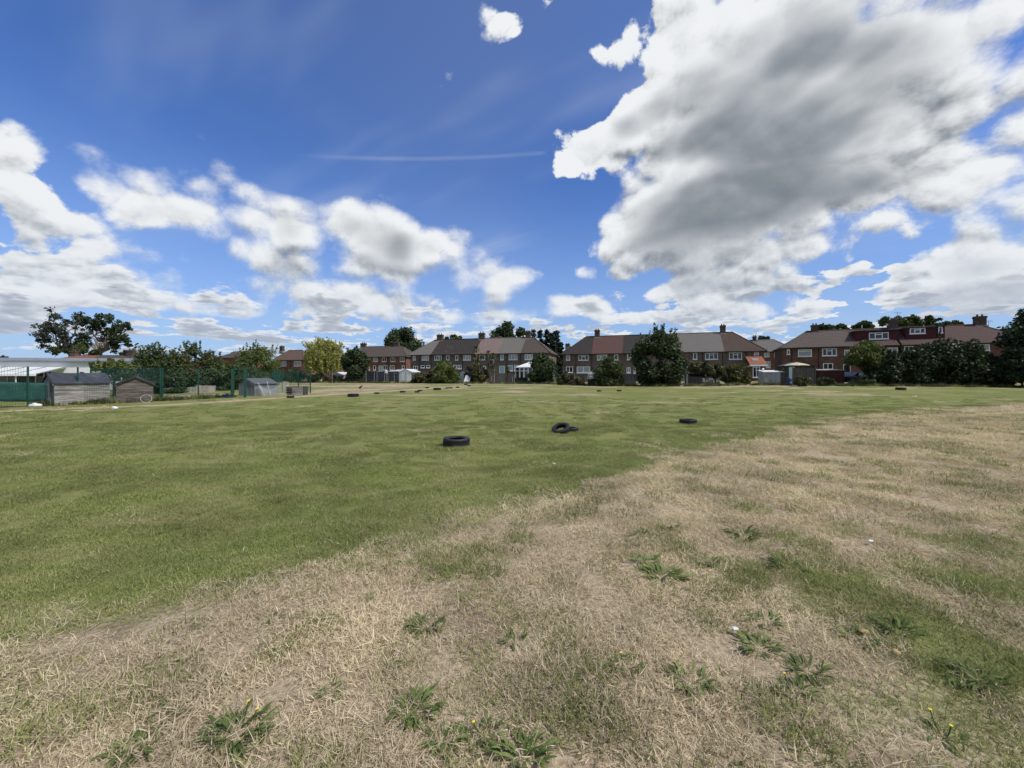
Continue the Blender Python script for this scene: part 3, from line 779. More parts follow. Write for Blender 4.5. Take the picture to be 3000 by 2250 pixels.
# next row towards the right
frC = frame_px(cp(5, 245, 0)[0], 73.2, cp(6, 1665, 0)[0], 62.6, 0.5)
terrace(frC, 5, 7.8, 5.30, 8.85, [
    dict(u=(245, 655), wall='brick_brown', roof='tile_black', hipL=3.8, label='brown brick end house with dark mossy hipped roof, between the two terraces', group='terrace behind the tall bushy tree'),
    dict(u=(655, 1100), wall='brick_brown', roof='tile_red', label='brown brick house with dull red roof between two dark roofs', group='terrace behind the tall bushy tree'),
    dict(u=(1100, 1700), wall='brick_brown', roof='tile_black', label='brown brick house with black roof half hidden by the tallest garden tree', group='terrace behind the tall bushy tree'),
    dict(u=(1700, 2210), wall='brick_brown', roof='tile_grey', label='brown brick house hidden behind the tallest garden tree, grey roof showing above', group='terrace behind the tall bushy tree'),
    dict(c=6, u=(735, 1090), wall='brick_brown', roof='tile_grey', label='brown brick house with smooth grey-brown roof beside the rust-tiled one', group='terrace behind the tall bushy tree'),
    dict(c=6, u=(1090, 1665), wall='brick_brown', roof='tile_rust', hipR=3.8, label='brown brick end house with rusty brown ribbed hipped roof', group='terrace behind the tall bushy tree'),
], [(5, 288, 578, 345, 668, '1', 'curtain'), (5, 466, 575, 610, 668, '3'), (5, 732, 572, 880, 666, '3', 'curtain'), (5, 980, 571, 1038, 664, '1'), (5, 1165, 570, 1222, 662, 'w', 'curtain'),
    (6, 640, 558, 700, 655, '1'), (6, 816, 555, 998, 656, '3'), (6, 1160, 552, 1345, 655, '3'), (6, 1518, 548, 1588, 652, 'w', 'curtain'),
    (5, 288, 757, 386, 845, '2'), (5, 442, 756, 632, 850, '2', 'curtain'), (5, 715, 755, 760, 850, '1'), (5, 1160, 770, 1213, 850, '2'), (5, 1262, 765, 1290, 855, '1'),
    (6, 785, 760, 890, 885, '2', 'curtain'), (6, 940, 760, 1015, 885, '1', 'curtain'), (6, 1500, 770, 1575, 862, '2')],
   [(5, 700, 232, 772, 370), (6, 1032, 165, 1106, 330)], [(5, 430), (5, 658), (5, 912), (6, 778), (6, 1066), (6, 1405)])

# orange brick row on the left of the middle terrace
frA = frame_px(cp(3, 700, 0)[0], 85.5, cp(3, 1500, 0)[0], 81.5, 0.5)
terrace(frA, 3, 7.0, 5.30, 7.75, [
    dict(u=(700, 985), wall='brick_orange', roof='tile_brown', hipL=3.4, label='orange brick house mostly hidden behind the dark leafy tree'),
    dict(u=(985, 1268), wall='brick_orange', roof='tile_brown', label='orange brick house with plain brown roof beside the dark leafy tree'),
    dict(u=(1268, 1500), wall='brick_orange', roof='tile_brown', hipR=3.0, endR='brick_orange', label='orange brick end house with white tarpaulin shelter in front'),
], [(3, 1080, 512, 1137, 575, '1', 'curtain'), (3, 1192, 512, 1250, 575, '2'), (3, 1304, 510, 1362, 575, '2'), (3, 1425, 508, 1482, 575, '2'), (3, 1022, 622, 1036, 685, '1'),
    (3, 1078, 622, 1110, 685, '1'), (3, 1150, 625, 1195, 700, 'd'), (3, 1205, 622, 1262, 685, '2'), (3, 1295, 622, 1350, 685, '2'), (3, 1450, 622, 1485, 672, '1')],
   [(3, 922, 335, 982, 400), (3, 1345, 318, 1415, 395)], [(3, 1268), (3, 1497)])

# semi-detached hipped house far on the left
frE = frame_px(cp(2, 1555, 0)[0], 108, cp(2, 1945, 0)[0], 104, 0.5)
terrace(frE, 2, 6.5, 5.45, 8.35, [dict(u=(1555, 1945), wall='brick_orange', roof='tile_mossy', hipL=1.9, hipR=4.2, name='hipped_house', label='square orange brick house with mossy pyramid roof left of the willow')],
   [(2, 1648, 478, 1722, 543, '2', 'curtain'), (2, 1820, 478, 1915, 543, '2', 'curtain')], [(2, 1632, 285, 1697, 350)], [(2, 1776)])
frE2 = frame_px(cp(2, 1960, 0)[0], 118, cp(2, 2330, 0)[0], 116, 0.5)
terrace(frE2, 2, 6.5, 6.0, 8.6, [dict(u=(1960, 2330), wall='brick_orange', roof='tile_mossy', hipL=2, hipR=3, name='far_house', label='far orange brick house just showing behind the yellow willow')],
   [(2, 1965, 478, 1998, 530, '1')], [])
# roofs beyond the hedge
frH = frame_px(cp(2, 840, 0)[0], 98, cp(2, 1200, 0)[0], 96, 0.3)
terrace(frH, 2, 6.0, 5.9, 7.6, [dict(u=(840, 1200), wall='brick_orange', roof='tile_brown', hipL=2.5, hipR=2.5, name='far_house', label='brown roof with one chimney showing above the long hedge')],
   [], [(2, 1020, 360, 1082, 420)])
frH2 = frame_px(cp(1, 468, 0)[0], 62, cp(1, 1010, 0)[0], 62, 0.2)
terrace(frH2, 1, 7.0, 3.6, 4.9, [dict(u=(468, 1000), wall='brick_orange', roof='tile_far_red', hipL=3.0, name='far_bungalow', label='low red-tiled roof with a chimney showing over the white school building'),
                            dict(u=(1000, 1820), wall='brick_orange', roof='tile_brown', hipR=2.5, name='far_bungalow', label='low brown roof with a broad red chimney behind the school building')],
   [], [(1, 932, 562, 998, 640), (1, 1660, 555, 1742, 660)])
# small house between the rows, and a chimney farther back
frM = frame_px(cp(6, 1490, 0)[0], 80, cp(6, 2120, 0)[0], 77, 0.7)
terrace(frM, 6, 7.0, 5.95, 8.6, [dict(u=(1490, 2120), wall='brick_orange', roof='tile_grey', hipR=3, name='far_house', label='brick house with grey roof set back between the two nearer rows')],
   [(6, 1665, 545, 1740, 620, '3', 'curtain'), (6, 1808, 541, 1843, 620, '2', 'curtain'), (6, 1690, 682, 1755, 775, '2', 'curtain')], [(6, 1500, 325, 1552, 410)])
frN = frame_px(cp(5, 190, 0)[0], 112, cp(5, 420, 0)[0], 110, 0.5)
terrace(frN, 5, 6.0, 7.0, 9.8, [dict(u=(190, 420), wall='brick_red', roof='tile_red', hipL=2.5, hipR=2.5, name='far_house', label='far red roof and chimney in the gap between the terraces')], [], [(5, 280, 430, 340, 480)])

# right-hand row with loft conversions
frD = frame_px(cp(7, 235, 0)[0], 61.0, cp(8, 1700, 0)[0], 50.8, 0.8)
rowD = terrace(frD, 7, 7.6, 5.35, 8.12, [
    dict(u=(235, 820), wall='brick_red', roof='tile_ribbed', hipL=3.8, endL='brick_red', label='red-brown brick end house with tiled hipped roof and cream parasol in its garden', group='terrace with loft conversions'),
    dict(u=(820, 1400), wall='brick_red', roof='tile_ribbed', label='red-brown brick house with ribbed brown roof beside the wide red dormer', group='terrace with loft conversions'),
    dict(u=(1400, 2120), wall='brick_red', roof='tile_ribbed_red', label='brick house with wide red tile-hung dormer and three-pane loft window', group='terrace with loft conversions'),
    dict(c=8, u=(225, 935), wall='brick_red', roof='tile_ribbed_red', label='brick house with taller dark red dormer and small extra loft window', group='terrace with loft conversions'),
    dict(c=8, u=(935, 2420), wall='brick_red', roof='tile_ribbed_red', hipR=3.6, label='brick end house with ribbed reddish roof and broad chimney above the dark hedge', group='terrace with loft conversions'),
], [(7, 305, 682, 355, 767, 'w'), (7, 487, 684, 708, 800, 'w', 'curtain'), (7, 877, 668, 1112, 790, '3'), (7, 1235, 690, 1320, 775, '2'), (7, 1910, 655, 2100, 780, '2', 'curtain'),
    (7, 890, 908, 1053, 1010, '2'), (7, 1217, 925, 1337, 1110, 'd', 'dark_gap'), (8, 268, 770, 420, 880, '2'), (8, 670, 755, 790, 870, '2'), (8, 1120, 755, 1222, 880, '2'), (8, 1370, 745, 1655, 875, '3', 'curtain')],
   [(7, 700, 292, 808, 450), (7, 1960, 205, 2090, 400), (8, 1405, 318, 1582, 500)], [(7, 385), (7, 818)])

def dormer(h, rf, k, u0, v0, u1, v1, wins, mat='hung_tile'):
    b0 = 0.9
    f2 = Frame(frD.p(0, b0, 0)[:2], frD.p(frD.L, b0, 0)[:2], frD.z0)
    (x0, y0), (x1, y1) = cp(k, u0, v0), cp(k, u1, v1)
    a0, zt, _ = f2.hit(x0, y0); a1 = f2.hit(x1)[0]; zt = f2.hit((x0 + x1) / 2, y0)[1]; zb = f2.hit((x0 + x1) / 2, y1)[1]
    d = MB().fbox(frD, a0, a1, b0, 4.2, max(zb - 0.5, 5.5), zt).build('dormer', MATS[mat], h)
    MB().fbox(frD, a0 - 0.12, a1 + 0.12, b0 - 0.2, 4.4, zt + 0.003, zt + 0.16).build('flat_roof', MATS['felt_roof'], d)
    for (kk, p0, q0, p1, q1, kind) in wins:
        (wx0, wy0), (wx1, wy1) = cp(kk, p0, q0), cp(kk, p1, q1)
        wa0 = f2.hit(wx0)[0]; wa1 = f2.hit(wx1)[0]; mx = (wx0 + wx1) / 2
        add_window(frD, d, wa0, wa1, f2.hit(mx, wy1)[1], f2.hit(mx, wy0)[1], kind, b=b0)
dormer(rowD[2][2], rowD[2][3], 7, 1420, 385, 2100, 620, [(7, 1635, 410, 1953, 520, '3')])
dormer(rowD[3][2], rowD[3][3], 8, 300, 500, 800, 730, [(8, 360, 505, 612, 598, '3')])
dormer(rowD[3][2], rowD[3][3], 8, 812, 478, 930, 720, [(8, 822, 484, 892, 585, '1')])

# ------------------------------------------------------------------ low white school building on the far left
def school():
    fr = frame_px(-420, 37.0, 420, 41.0, 0.12)
    h = thing('school_building', 'long low white school building with flat grey roof and glazed canopy', 'building', fr.p(0, 0, 0))
    zt = fr.hit(200, 900 + 715 / 4.424)[1]; zm = fr.hit(100, 900 + 775 / 4.424)[1]; zc = fr.hit(60, 900 + 872 / 4.424)[1]
    L = fr.L
    MB().fbox(fr, 0, L, 0, 9, -0.4, zt).build('wall', MATS['school_white'], h)
    rf = MB().fbox(fr, -0.3, L + 0.3, -0.25, 9.3, zt + 0.003, zt + 0.16)
    rf.add([fr.p(-0.3, -0.2, zt + 0.163), fr.p(L + 0.3, -0.2, zt + 0.163), fr.p(L + 0.3, 4.5, zt + 0.62), fr.p(-0.3, 4.5, zt + 0.62), fr.p(L + 0.3, 9.2, zt + 0.163), fr.p(-0.3, 9.2, zt + 0.163)],
           [(0, 1, 2, 3), (3, 2, 4, 5), (1, 4, 2), (0, 3, 5)]).build('roof', MATS['school_roof'], h)
    aC = fr.hit(195)[0]
    # glazed lean-to canopy with its rafters, posts and the dark glazing under it
    can = MB().hexa([fr.p(0, -3.0, zc), fr.p(aC, -3.0, zc), fr.p(aC, -0.004, zm - 0.05), fr.p(0, -0.004, zm - 0.05)],
                    [fr.p(0, -3.0, zc + 0.05), fr.p(aC, -3.0, zc + 0.05), fr.p(aC, -0.004, zm), fr.p(0, -0.004, zm)]).build('canopy', MATS['polycarbonate'], h)
    n = int(aC / 1.6)
    for i in range(n + 1):
        a = aC * i / n
        MB().bar(fr.p(a, -3.0, zc + 0.07), fr.p(a, -0.05, zm + 0.03), 0.035, 4).build('canopy_rafter', MATS['steel_post'], can)
        if i % 3 == 0: MB().bar(fr.p(a, -2.9, -0.2), fr.p(a, -2.9, zc), 0.05, 6).build('canopy_post', MATS['white_paint'], can)
    MB().fbox(fr, 0, aC, -3.08, -3.003, zc - 0.14, zc + 0.06).build('canopy_fascia', MATS['white_paint'], can)
    a = 0.4; i = 0
    while a + 1.5 < aC:
        if i % 5 == 3: MB().fbox(fr, a, a + 1.5, -0.06, -0.003, -0.2, 2.25).build('wall_panel', MATS['brown_panel'], h)
        else: add_window(fr, h, a, a + 1.5, 0.15, 2.2, '2')
        a += 1.56; i += 1
    a = aC + 1.2
    MB().fbox(fr, a, a + 0.35, -0.05, -0.003, zt - 1.25, zt - 1.0).build('vent', MATS['dark_gap'], h)
    for a in (aC + 4.2, aC + 6.4):
        if a + 1.5 < L: add_window(fr, h, a, a + 1.5, 0.9, 2.1, '2')
school()

# ------------------------------------------------------------------ left side: mesh fence, sheds, pickets
FENCE_PX = [(-210, 1207), (82, 1192), (228, 1186), (358, 1181), (470, 1176), (581, 1171), (678, 1167)]
def fpt(px, py): y = 1.85 * F_PX / (py - HOR); return (px - 1500) / F_PX * y, y

def wire_panel(fr, a0, a1, z0, z1, parent, name='mesh_panel', sx=0.06, sz=0.17, r=0.0045, mat='green_steel'):
    m = MB(); a = a0 + sx / 2
    while a < a1: m.fbox(fr, a - r, a + r, -r, r, z0, z1); a += sx
    z = z0
    while z <= z1 + 1e-6: m.fbox(fr, a0, a1, -r * 2.4, -r, z - r, z + r); z += sz
    return m.build(name, MATS[mat], parent)

def mesh_fence():
    pts = [fpt(*p) for p in FENCE_PX]
    t = thing('mesh_fence', 'tall dark green wire mesh fence running in front of the two near sheds', 'fence', (pts[1][0], pts[1][1], 0))
    H = 2.32
    for i, (x, y) in enumerate(pts):
        top = 2.32 if i != 3 else 1.55
        MB().box(x - 0.03, x + 0.03, y - 0.03, y + 0.03, Z(x, y) - 0.1, top).build('post', MATS['green_steel'], t)
    spans = [(0, 1, 0.05, H), (1, 2, 0.05, 1.55), (2, 3, 0.05, 1.55), (4, 5, 0.05, 2.3), (5, 6, 0.05, 2.3)]
    for i, j, z0, z1 in spans:
        fr = Frame(pts[i], pts[j], 0.0)
        wire_panel(fr, 0.04, fr.L - 0.04, z0, z1, t, sx=0.10, sz=0.4, r=0.0035)
    # windbreak netting tied along the first span
    fr = Frame(pts[0], pts[1], 0.0); net = MB(); n = 46
    zt = lambda s_: 1.52 + 0.05 * math.sin(s_ * 5.1) - 0.10 * s_; zb = lambda s_: 0.34 + 0.07 * math.sin(s_ * 4 + 1) + 0.10 * (1 - s_)
    L = fr.L + 0.75
    rows = 7; vs = []; fs = []
    for k in range(n + 1):
        s_ = k / n
        for r in range(rows):
            q = r / (rows - 1)
            vs.append(fr.p(s_ * L, 0.10 + 0.05 * math.sin(s_ * 31 + q * 3) * math.sin(q * 3.1), zb(s_) + (zt(s_) - zb(s_)) * q))
    for k in range(n):
        for r in range(rows - 1): fs.append((k * rows + r, (k + 1) * rows + r, (k + 1) * rows + r + 1, k * rows + r + 1))
    net.add(vs, fs)
    o = net.build('windbreak_netting', MATS['green_netting'], None, True)
    tag(o, 'blue-green windbreak netting tied along the wire fence before the school', 'netting')
    o.modifiers.new('thick', 'SOLIDIFY').thickness = 0.006
    # the taller court fence behind the sheds
    A, B_ = fpt(266, 1180), fpt(470, 1176.0)
    A = (A[0] * 1.12, A[1] * 1.12); B2 = (B_[0] + 0.02, B_[1] + 0.12)
    fr = Frame(A, B2, 0.0)
    t2 = thing('court_fence', 'dense green court fence rising behind the brown gabled shed', 'fence', (B2[0], B2[1], 0))
    k = 4
    for i in range(k + 1):
        q = fr.p(fr.L * i / k, 0, 0); MB().box(q[0] - 0.03, q[0] + 0.03, q[1] - 0.03, q[1] + 0.03, -0.1, 2.34).build('post', MATS['green_steel'], t2)
    for i in range(k): wire_panel(fr, fr.L * i / k + 0.035, fr.L * (i + 1) / k - 0.035, 0.1, 2.3, t2, sx=0.04, sz=0.12, r=0.0042)

def boards_wall(fr, a0, a1, z0, ztop, n, parent, mat, b=-0.0, name='board', gable=None, t=0.022):
    """horizontal boards, each one a piece; gable = (eave z, ridge z) trims them to a pitched top"""
    h = (ztop - z0) / n
    for i in range(n):
        za, zb_ = z0 + i * h, z0 + (i + 1) * h - 0.006
        if gable:
            ze, zr = gable; mid = (a0 + a1) / 2; half = (a1 - a0) / 2
            def hw(z): return half if z <= ze else half * max(0.02, (zr - z) / (zr - ze))
            wa, wb = hw(za), hw(zb_)
            P = fr.p; f_ = b - t - (0.006 if i % 2 else 0.0); k = b
            MB().hexa([P(mid - wa, f_, za), P(mid + wa, f_, za), P(mid + wa, k, za), P(mid - wa, k, za)],
                      [P(mid - wb, f_ + 0.008, zb_), P(mid + wb, f_ + 0.008, zb_), P(mid + wb, k, zb_), P(mid - wb, k, zb_)]).build(name, MATS[mat], parent)
        else:
            P = fr.p; f_ = b - t - (0.005 if i % 2 else 0)
            MB().hexa([P(a0, f_, za), P(a1, f_, za), P(a1, b, za), P(a0, b, za)], [P(a0, f_ + 0.010, zb_), P(a1, f_ + 0.010, zb_), P(a1, b, zb_), P(a0, b, zb_)]).build(name, MATS[mat], parent)

def shed_long(A, B_, depth, he, hr, label, name, mats=('shed_board', 'shed_board_blue_shade', 'felt_roof'), nb=11, door_end=True, back=True, z0=0.0):
    """pitched-roof shed, long side A-B facing the field, ridge along it; the end at A carries the door"""
    fr = Frame(A, B_, z0); L = fr.L
    t = thing(name, label, 'shed', fr.p(L / 2, 0, 0))
    core = MB().fbox(fr, 0.02, L - 0.02, 0.02, depth - 0.02, -0.05, he)
    core.add([fr.p(0.02, 0.02, he), fr.p(L - 0.02, 0.02, he), fr.p(L - 0.02, depth - 0.02, he), fr.p(0.02, depth - 0.02, he), fr.p(0.02, depth / 2, hr - 0.03), fr.p(L - 0.02, depth / 2, hr - 0.03)],
             [(0, 1, 5, 4), (2, 3, 4, 5), (3, 0, 4), (1, 2, 5)])
    core.build('carcass', MATS['fence_dark'], t)
    boards_wall(fr, 0.0, L, 0.03, he - 0.01, nb, t, mats[0], 0.018)
    fe = Frame(fr.p(0, depth, 0)[:2], fr.p(0, 0, 0)[:2], z0)       # gable end seen from the left
    fe.n = fr.e.copy()
    P = fe.p; nbv = 7; D = depth
    for i in range(nbv):                                           # upright boards of the door end
        a0, a1 = D * i / nbv + 0.004, D * (i + 1) / nbv - 0.004
        top = lambda a: he + (hr - he) * (1 - abs(a - D / 2) / (D / 2)) - 0.02
        MB().hexa([P(a0, -0.02 - 0.004 * (i % 2), 0.03), P(a1, -0.02 - 0.004 * (i % 2), 0.03), P(a1, 0.018, 0.03), P(a0, 0.018, 0.03)],
                  [P(a0, -0.02 - 0.004 * (i % 2), top(a0)), P(a1, -0.02 - 0.004 * (i % 2), top(a1)), P(a1, 0.018, top(a1)), P(a0, 0.018, top(a0))]).build('board', MATS[mats[1]], t)
    if door_end:
        d = MB().fbox(fe, D * 0.30, D * 0.72, -0.06, -0.03, 0.06, he + 0.12).build('door', MATS[mats[1]], t)
        for zz in (0.3, he - 0.15): MB().fbox(fe, D * 0.32, D * 0.70, -0.085, -0.062, zz, zz + 0.09).build('door_ledge', MATS['picket'], d)
        MB().fbox(fe, D * 0.60, D * 0.66, -0.085, -0.062, 0.12, he).build('door_batten', MATS['picket'], d)
    ov, og, th = 0.10, 0.10, 0.045
    for sgn in (0, 1):
        b0, b1 = (-ov, D / 2) if sgn == 0 else (D + ov, D / 2)
        dz = (hr - he) / (D / 2) * ov
        P = fr.p
        MB().hexa([P(-og, b0, he - dz), P(L + og, b0, he - dz), P(L + og, b1, hr), P(-og, b1, hr)], [P(-og, b0, he - dz + th), P(L + og, b0, he - dz + th), P(L + og, b1, hr + th), P(-og, b1, hr + th)]).build('roof_slope', MATS[mats[2]], t)
    for e_ in (-og, L + og - 0.03):                                # barge boards
        MB().hexa([P(e_, -ov, he - 0.16), P(e_ + 0.03, -ov, he - 0.16), P(e_ + 0.03, D / 2, hr - 0.10), P(e_, D / 2, hr - 0.10)],
                  [P(e_, -ov, he - 0.07), P(e_ + 0.03, -ov, he - 0.07), P(e_ + 0.03, D / 2, hr - 0.005), P(e_, D / 2, hr - 0.005)]).build('barge_board', MATS[mats[1]], t)
    return t, fr

mesh_fence()
sA, sB = fpt(150, 1190.5), fpt(314, 1182.5)
shed1, frS1 = shed_long((sA[0] - 0.10, sA[1] + 0.25), (sB[0] - 0.10, sB[1] + 0.25), 1.75, 1.36, 1.92, 'weathered grey plank shed with dark felt roof beside the green netting', 'plank_shed', z0=0.0)

# brown shed, gable to the field
gA, gB = fpt(331, 1183.0), fpt(441, 1179.0)
def gable_shed():
    fr = Frame((gA[0] - 0.05, gA[1] + 0.25), (gB[0] - 0.05, gB[1] + 0.25), 0.0); L = fr.L; D = 2.6
    he, hr = 1.28, 1.74
    t = thing('gabled_shed', 'darker brown plank shed with its gable facing the field', 'shed', fr.p(L / 2, 0, 0))
    core = MB().fbox(fr, 0.02, L - 0.02, 0.02, D, -0.05, he)
    core.add([fr.p(0.02, 0.02, he), fr.p(L - 0.02, 0.02, he), fr.p(L - 0.02, D, he), fr.p(0.02, D, he), fr.p(L / 2, 0.02, hr - 0.03), fr.p(L / 2, D, hr - 0.03)], [(0, 1, 4), (2, 3, 5), (3, 0, 4, 5), (1, 2, 5, 4)])
    core.build('carcass', MATS['fence_dark'], t)
    boards_wall(fr, 0, L, 0.03, hr - 0.06, 13, t, 'shed_board_dark', 0.018, gable=(he - 0.02, hr))
    P = fr.p; th = 0.04
    for a0, a1 in ((-0.10, L / 2), (L + 0.10, L / 2)):
        z_ = he - 0.10 * (hr - he) / (L / 2)
        MB().hexa([P(a0, -0.08, z_), P(a1, -0.08, hr), P(a1, D + 0.1, hr), P(a0, D + 0.1, z_)], [P(a0, -0.08, z_ + th), P(a1, -0.08, hr + th), P(a1, D + 0.1, hr + th), P(a0, D + 0.1, z_ + th)]).build('roof_slope', MATS['felt_roof_grey'], t)
        s_ = -1 if a0 < a1 else 1
        MB().hexa([P(a0, -0.10, z_ - 0.10), P(a1, -0.10, hr - 0.10), P(a1, -0.082, hr - 0.10), P(a0, -0.082, z_ - 0.10)], [P(a0, -0.10, z_ + 0.03), P(a1, -0.10, hr + 0.03), P(a1, -0.082, hr + 0.03), P(a0, -0.082, z_ + 0.03)]).build('barge_board', MATS['fence_dark'], t)
    # a pale hoop propped against the boards
    q = fr.p(L * 0.80, -0.12, 0.28)
    m = MB(); pts = []
    for k in range(25):
        an = 2 * math.pi * k / 24; w_ = fr.p(L * 0.80 + 0.27 * math.cos(an), -0.20 + 0.09 * (math.sin(an) + 1), 0.26 + 0.25 * math.sin(an)); pts.append(w_)
    m.tube(pts, 0.014, 5, False)
    tag(m.build('hoop', MATS['net_white']), 'pale thin hoop propped against the brown gabled shed', 'hoop')
gable_shed()

def loose_bag(name, label, px, py, w, h, seed, mat='plastic_white'):
    x, y = ground_at(px, py); g = Z(x, y); r = random.Random(seed)
    bm = bmesh.new(); bmesh.ops.create_icosphere(bm, subdivisions=3, radius=1)
    for v in bm.verts:
        n = 1 + 0.22 * math.sin(v.co.x * 4 + seed) * math.cos(v.co.y * 5 + seed) + 0.10 * math.sin(v.co.z * 9 + v.co.x * 7)
        v.co = Vector((v.co.x * w / 2 * n, v.co.y * w * 0.36 * n, max(-0.6, v.co.z) * h / 1.6 * n + h * 0.36))
    me = bpy.data.meshes.new(name); bm.to_mesh(me); bm.free(); me.materials.append(MATS[mat])
    for p in me.polygons: p.use_smooth = True
    o = link(name, me); o.location = (x, y, g); o.rotation_euler[2] = r.uniform(-0.3, 0.3)
    return tag(o, label, 'bag')
loose_bag('white_bag', 'crumpled white sack lying against the corner of the plank shed', 104, 1192, 0.60, 0.22, 1)
loose_bag('white_bag', 'small white plastic bag lying on the grass before the gabled shed', 336, 1199, 0.27, 0.16, 5)
# dark bar built to stand for a slanting shadow on the long shed
q0, q1 = frS1.p(0.9, -0.30, 0.02), frS1.p(2.25, -0.06, 0.36)
tag(MB().hexa([q0, (q1[0], q1[1], q1[2]), (q1[0], q1[1], q1[2] + 0.03), (q0[0], q0[1], q0[2] + 0.03)], [(a[0] + 0.03, a[1] - 0.10, a[2]) for a in (q0, q1, (q1[0], q1[1], q1[2] + 0.03), (q0[0], q0[1], q0[2] + 0.03))]).build('shadow_bar', MATS['fence_dark']),
    'dark bar standing for a shadow at the foot of the weathered plank shed', 'plank')

# picket fence behind the mesh
def pickets(pxA, pyA, pxB, pyB, topA, topB, n, label, wide=0.6):
    A, B_ = fpt(pxA, pyA), fpt(pxB, pyB); fr = Frame(A, B_, 0.0); L = fr.L
    t = thing('picket_fence', label, 'fence', fr.p(L / 2, 0, 0.0))
    hA = (pyA - topA) / F_PX * A[1]; hB = (pyB - topB) / F_PX * B_[1]
    P = fr.p; w_ = L / n * wide / 2
    for i in range(n):
        a = L * (i + 0.5) / n; h = hA + (hB - hA) * a / L + random.uniform(-0.025, 0.025); g = Z(*fr.p(a, 0, 0)[:2])
        m = MB(); m.add([P(a - w_, -0.015, g), P(a + w_, -0.015, g), P(a + w_, 0.010, g), P(a - w_, 0.010, g), P(a - w_, -0.015, h - 0.05), P(a + w_, -0.015, h - 0.05), P(a + w_, 0.010, h - 0.05), P(a - w_, 0.010, h - 0.05), P(a, -0.015, h), P(a, 0.010, h)],
              [(0, 1, 5, 8, 4), (3, 7, 9, 6, 2), (1, 2, 6, 5), (0, 4, 7, 3), (5, 6, 9, 8), (4, 8, 9, 7), (0, 3, 2, 1)])
        m.build('picket', MATS['picket'], t)
    for f_ in (0.25, 0.75): MB().hexa([P(0, 0.012, hA * f_), P(L, 0.012, hB * f_), P(L, 0.05, hB * f_), P(0, 0.05, hA * f_)], [P(0, 0.012, hA * f_ + 0.07), P(L, 0.012, hB * f_ + 0.07), P(L, 0.05, hB * f_ + 0.07), P(0, 0.05, hA * f_ + 0.07)]).build('rail', MATS['picket'], t)
    for a in (0, L / 2, L): MB().fbox(fr, a - 0.04, a + 0.04, 0.055, 0.13, -0.1, hA + (hB - hA) * a / L + 0.02).build('post', MATS['picket'], t)
pickets(cp(2, 92, 0)[0], 1159, cp(2, 560, 0)[0], 1156.5, cp(2, 0, 828)[1], cp(2, 0, 805)[1], 34, 'weathered pale picket fence with gaps under the dark shrubs', 0.6)
pickets(cp(2, 562, 0)[0], 1156, cp(2, 795, 0)[0], 1155.0, cp(2, 0, 788)[1], cp(2, 0, 795)[1], 18, 'close-boarded stretch of fence continuing the pale pickets', 0.94)
# raised timber bed edge in front of it
A, B_ = fpt(485, 1171), fpt(672, 1165.5); fr = Frame(A, B_, 0.0)
t = thing('timber_edging', 'pale timber planks edging a bed behind the mesh fence', 'edging', fr.p(fr.L / 2, 0.9, 0))
MB().fbox(fr, 0, fr.L * 0.98, 0.9, 0.98, 0.0, 0.2).build('plank', MATS['picket'], t); MB().fbox(fr, 0.1, fr.L * 0.9, 2.2, 2.28, 0.0, 0.22).build('plank', MATS['picket'], t)

# tall green gate frame
def gate_frame():
    gx0, gx1 = fpt(682, 1167.5), fpt(718, 1167.0); fr = Frame(gx0, gx1, 0.0); H = 2.33
    t = thing('gate_frame', 'tall green steel gate frame standing open in the mesh fence', 'gate', fr.p(fr.L / 2, 0, 0))
    for a in (0, fr.L): MB().fbox(fr, a - 0.08, a + 0.08, -0.08, 0.08, -0.1, H).build('post', MATS['green_steel'], t)
    MB().fbox(fr, 0.081, fr.L - 0.081, -0.04, 0.04, H - 0.09, H - 0.01).build('top_rail', MATS['green_steel'], t)
    MB().fbox(fr, 0.081, fr.L - 0.081, -0.04, 0.04, 1.52, 1.58).build('cross_rail', MATS['green_steel'], t)
    wire_panel(fr, 0.085, fr.L - 0.085, 1.6, H - 0.1, t, sx=0.05, sz=0.2, r=0.004)
    # white bar seen through it: a small bench goal behind
    x, y = fpt(700, 1164)
    b_ = thing('white_bench', 'white bar of a small bench seen through the green gate frame', 'bench', (x, y + 2, 0))
    for dx in (-0.45, 0.45): MB().box(x + dx - 0.03, x + dx + 0.03, y + 2, y + 2.06, -0.02, 1.27).build('leg', MATS['steel_post'], b_)
    MB().box(x - 0.55, x + 0.55, y + 1.98, y + 2.10, 1.14, 1.27).build('seat', MATS['plastic_white'], b_)
gate_frame()
# blue crate beside it
x, y = ground_at(663, 1166)
t = thing('blue_crate', 'small blue plastic crate on the ground beside the gate frame', 'crate', (x, y, Z(x, y)))
MB().box(x - 0.2, x + 0.2, y - 0.14, y + 0.14, Z(x, y), Z(x, y) + 0.22).build('tub', MATS['blue_plastic'], t)
MB().box(x - 0.22, x + 0.22, y - 0.16, y + 0.16, Z(x, y) + 0.221, Z(x, y) + 0.26).build('rim', MATS['blue_plastic'], t)
MB().box(x + 0.02, x + 0.12, y - 0.05, y + 0.05, Z(x, y) + 0.262, Z(x, y) + 0.36).build('bundle', MATS['fence_dark'], t)

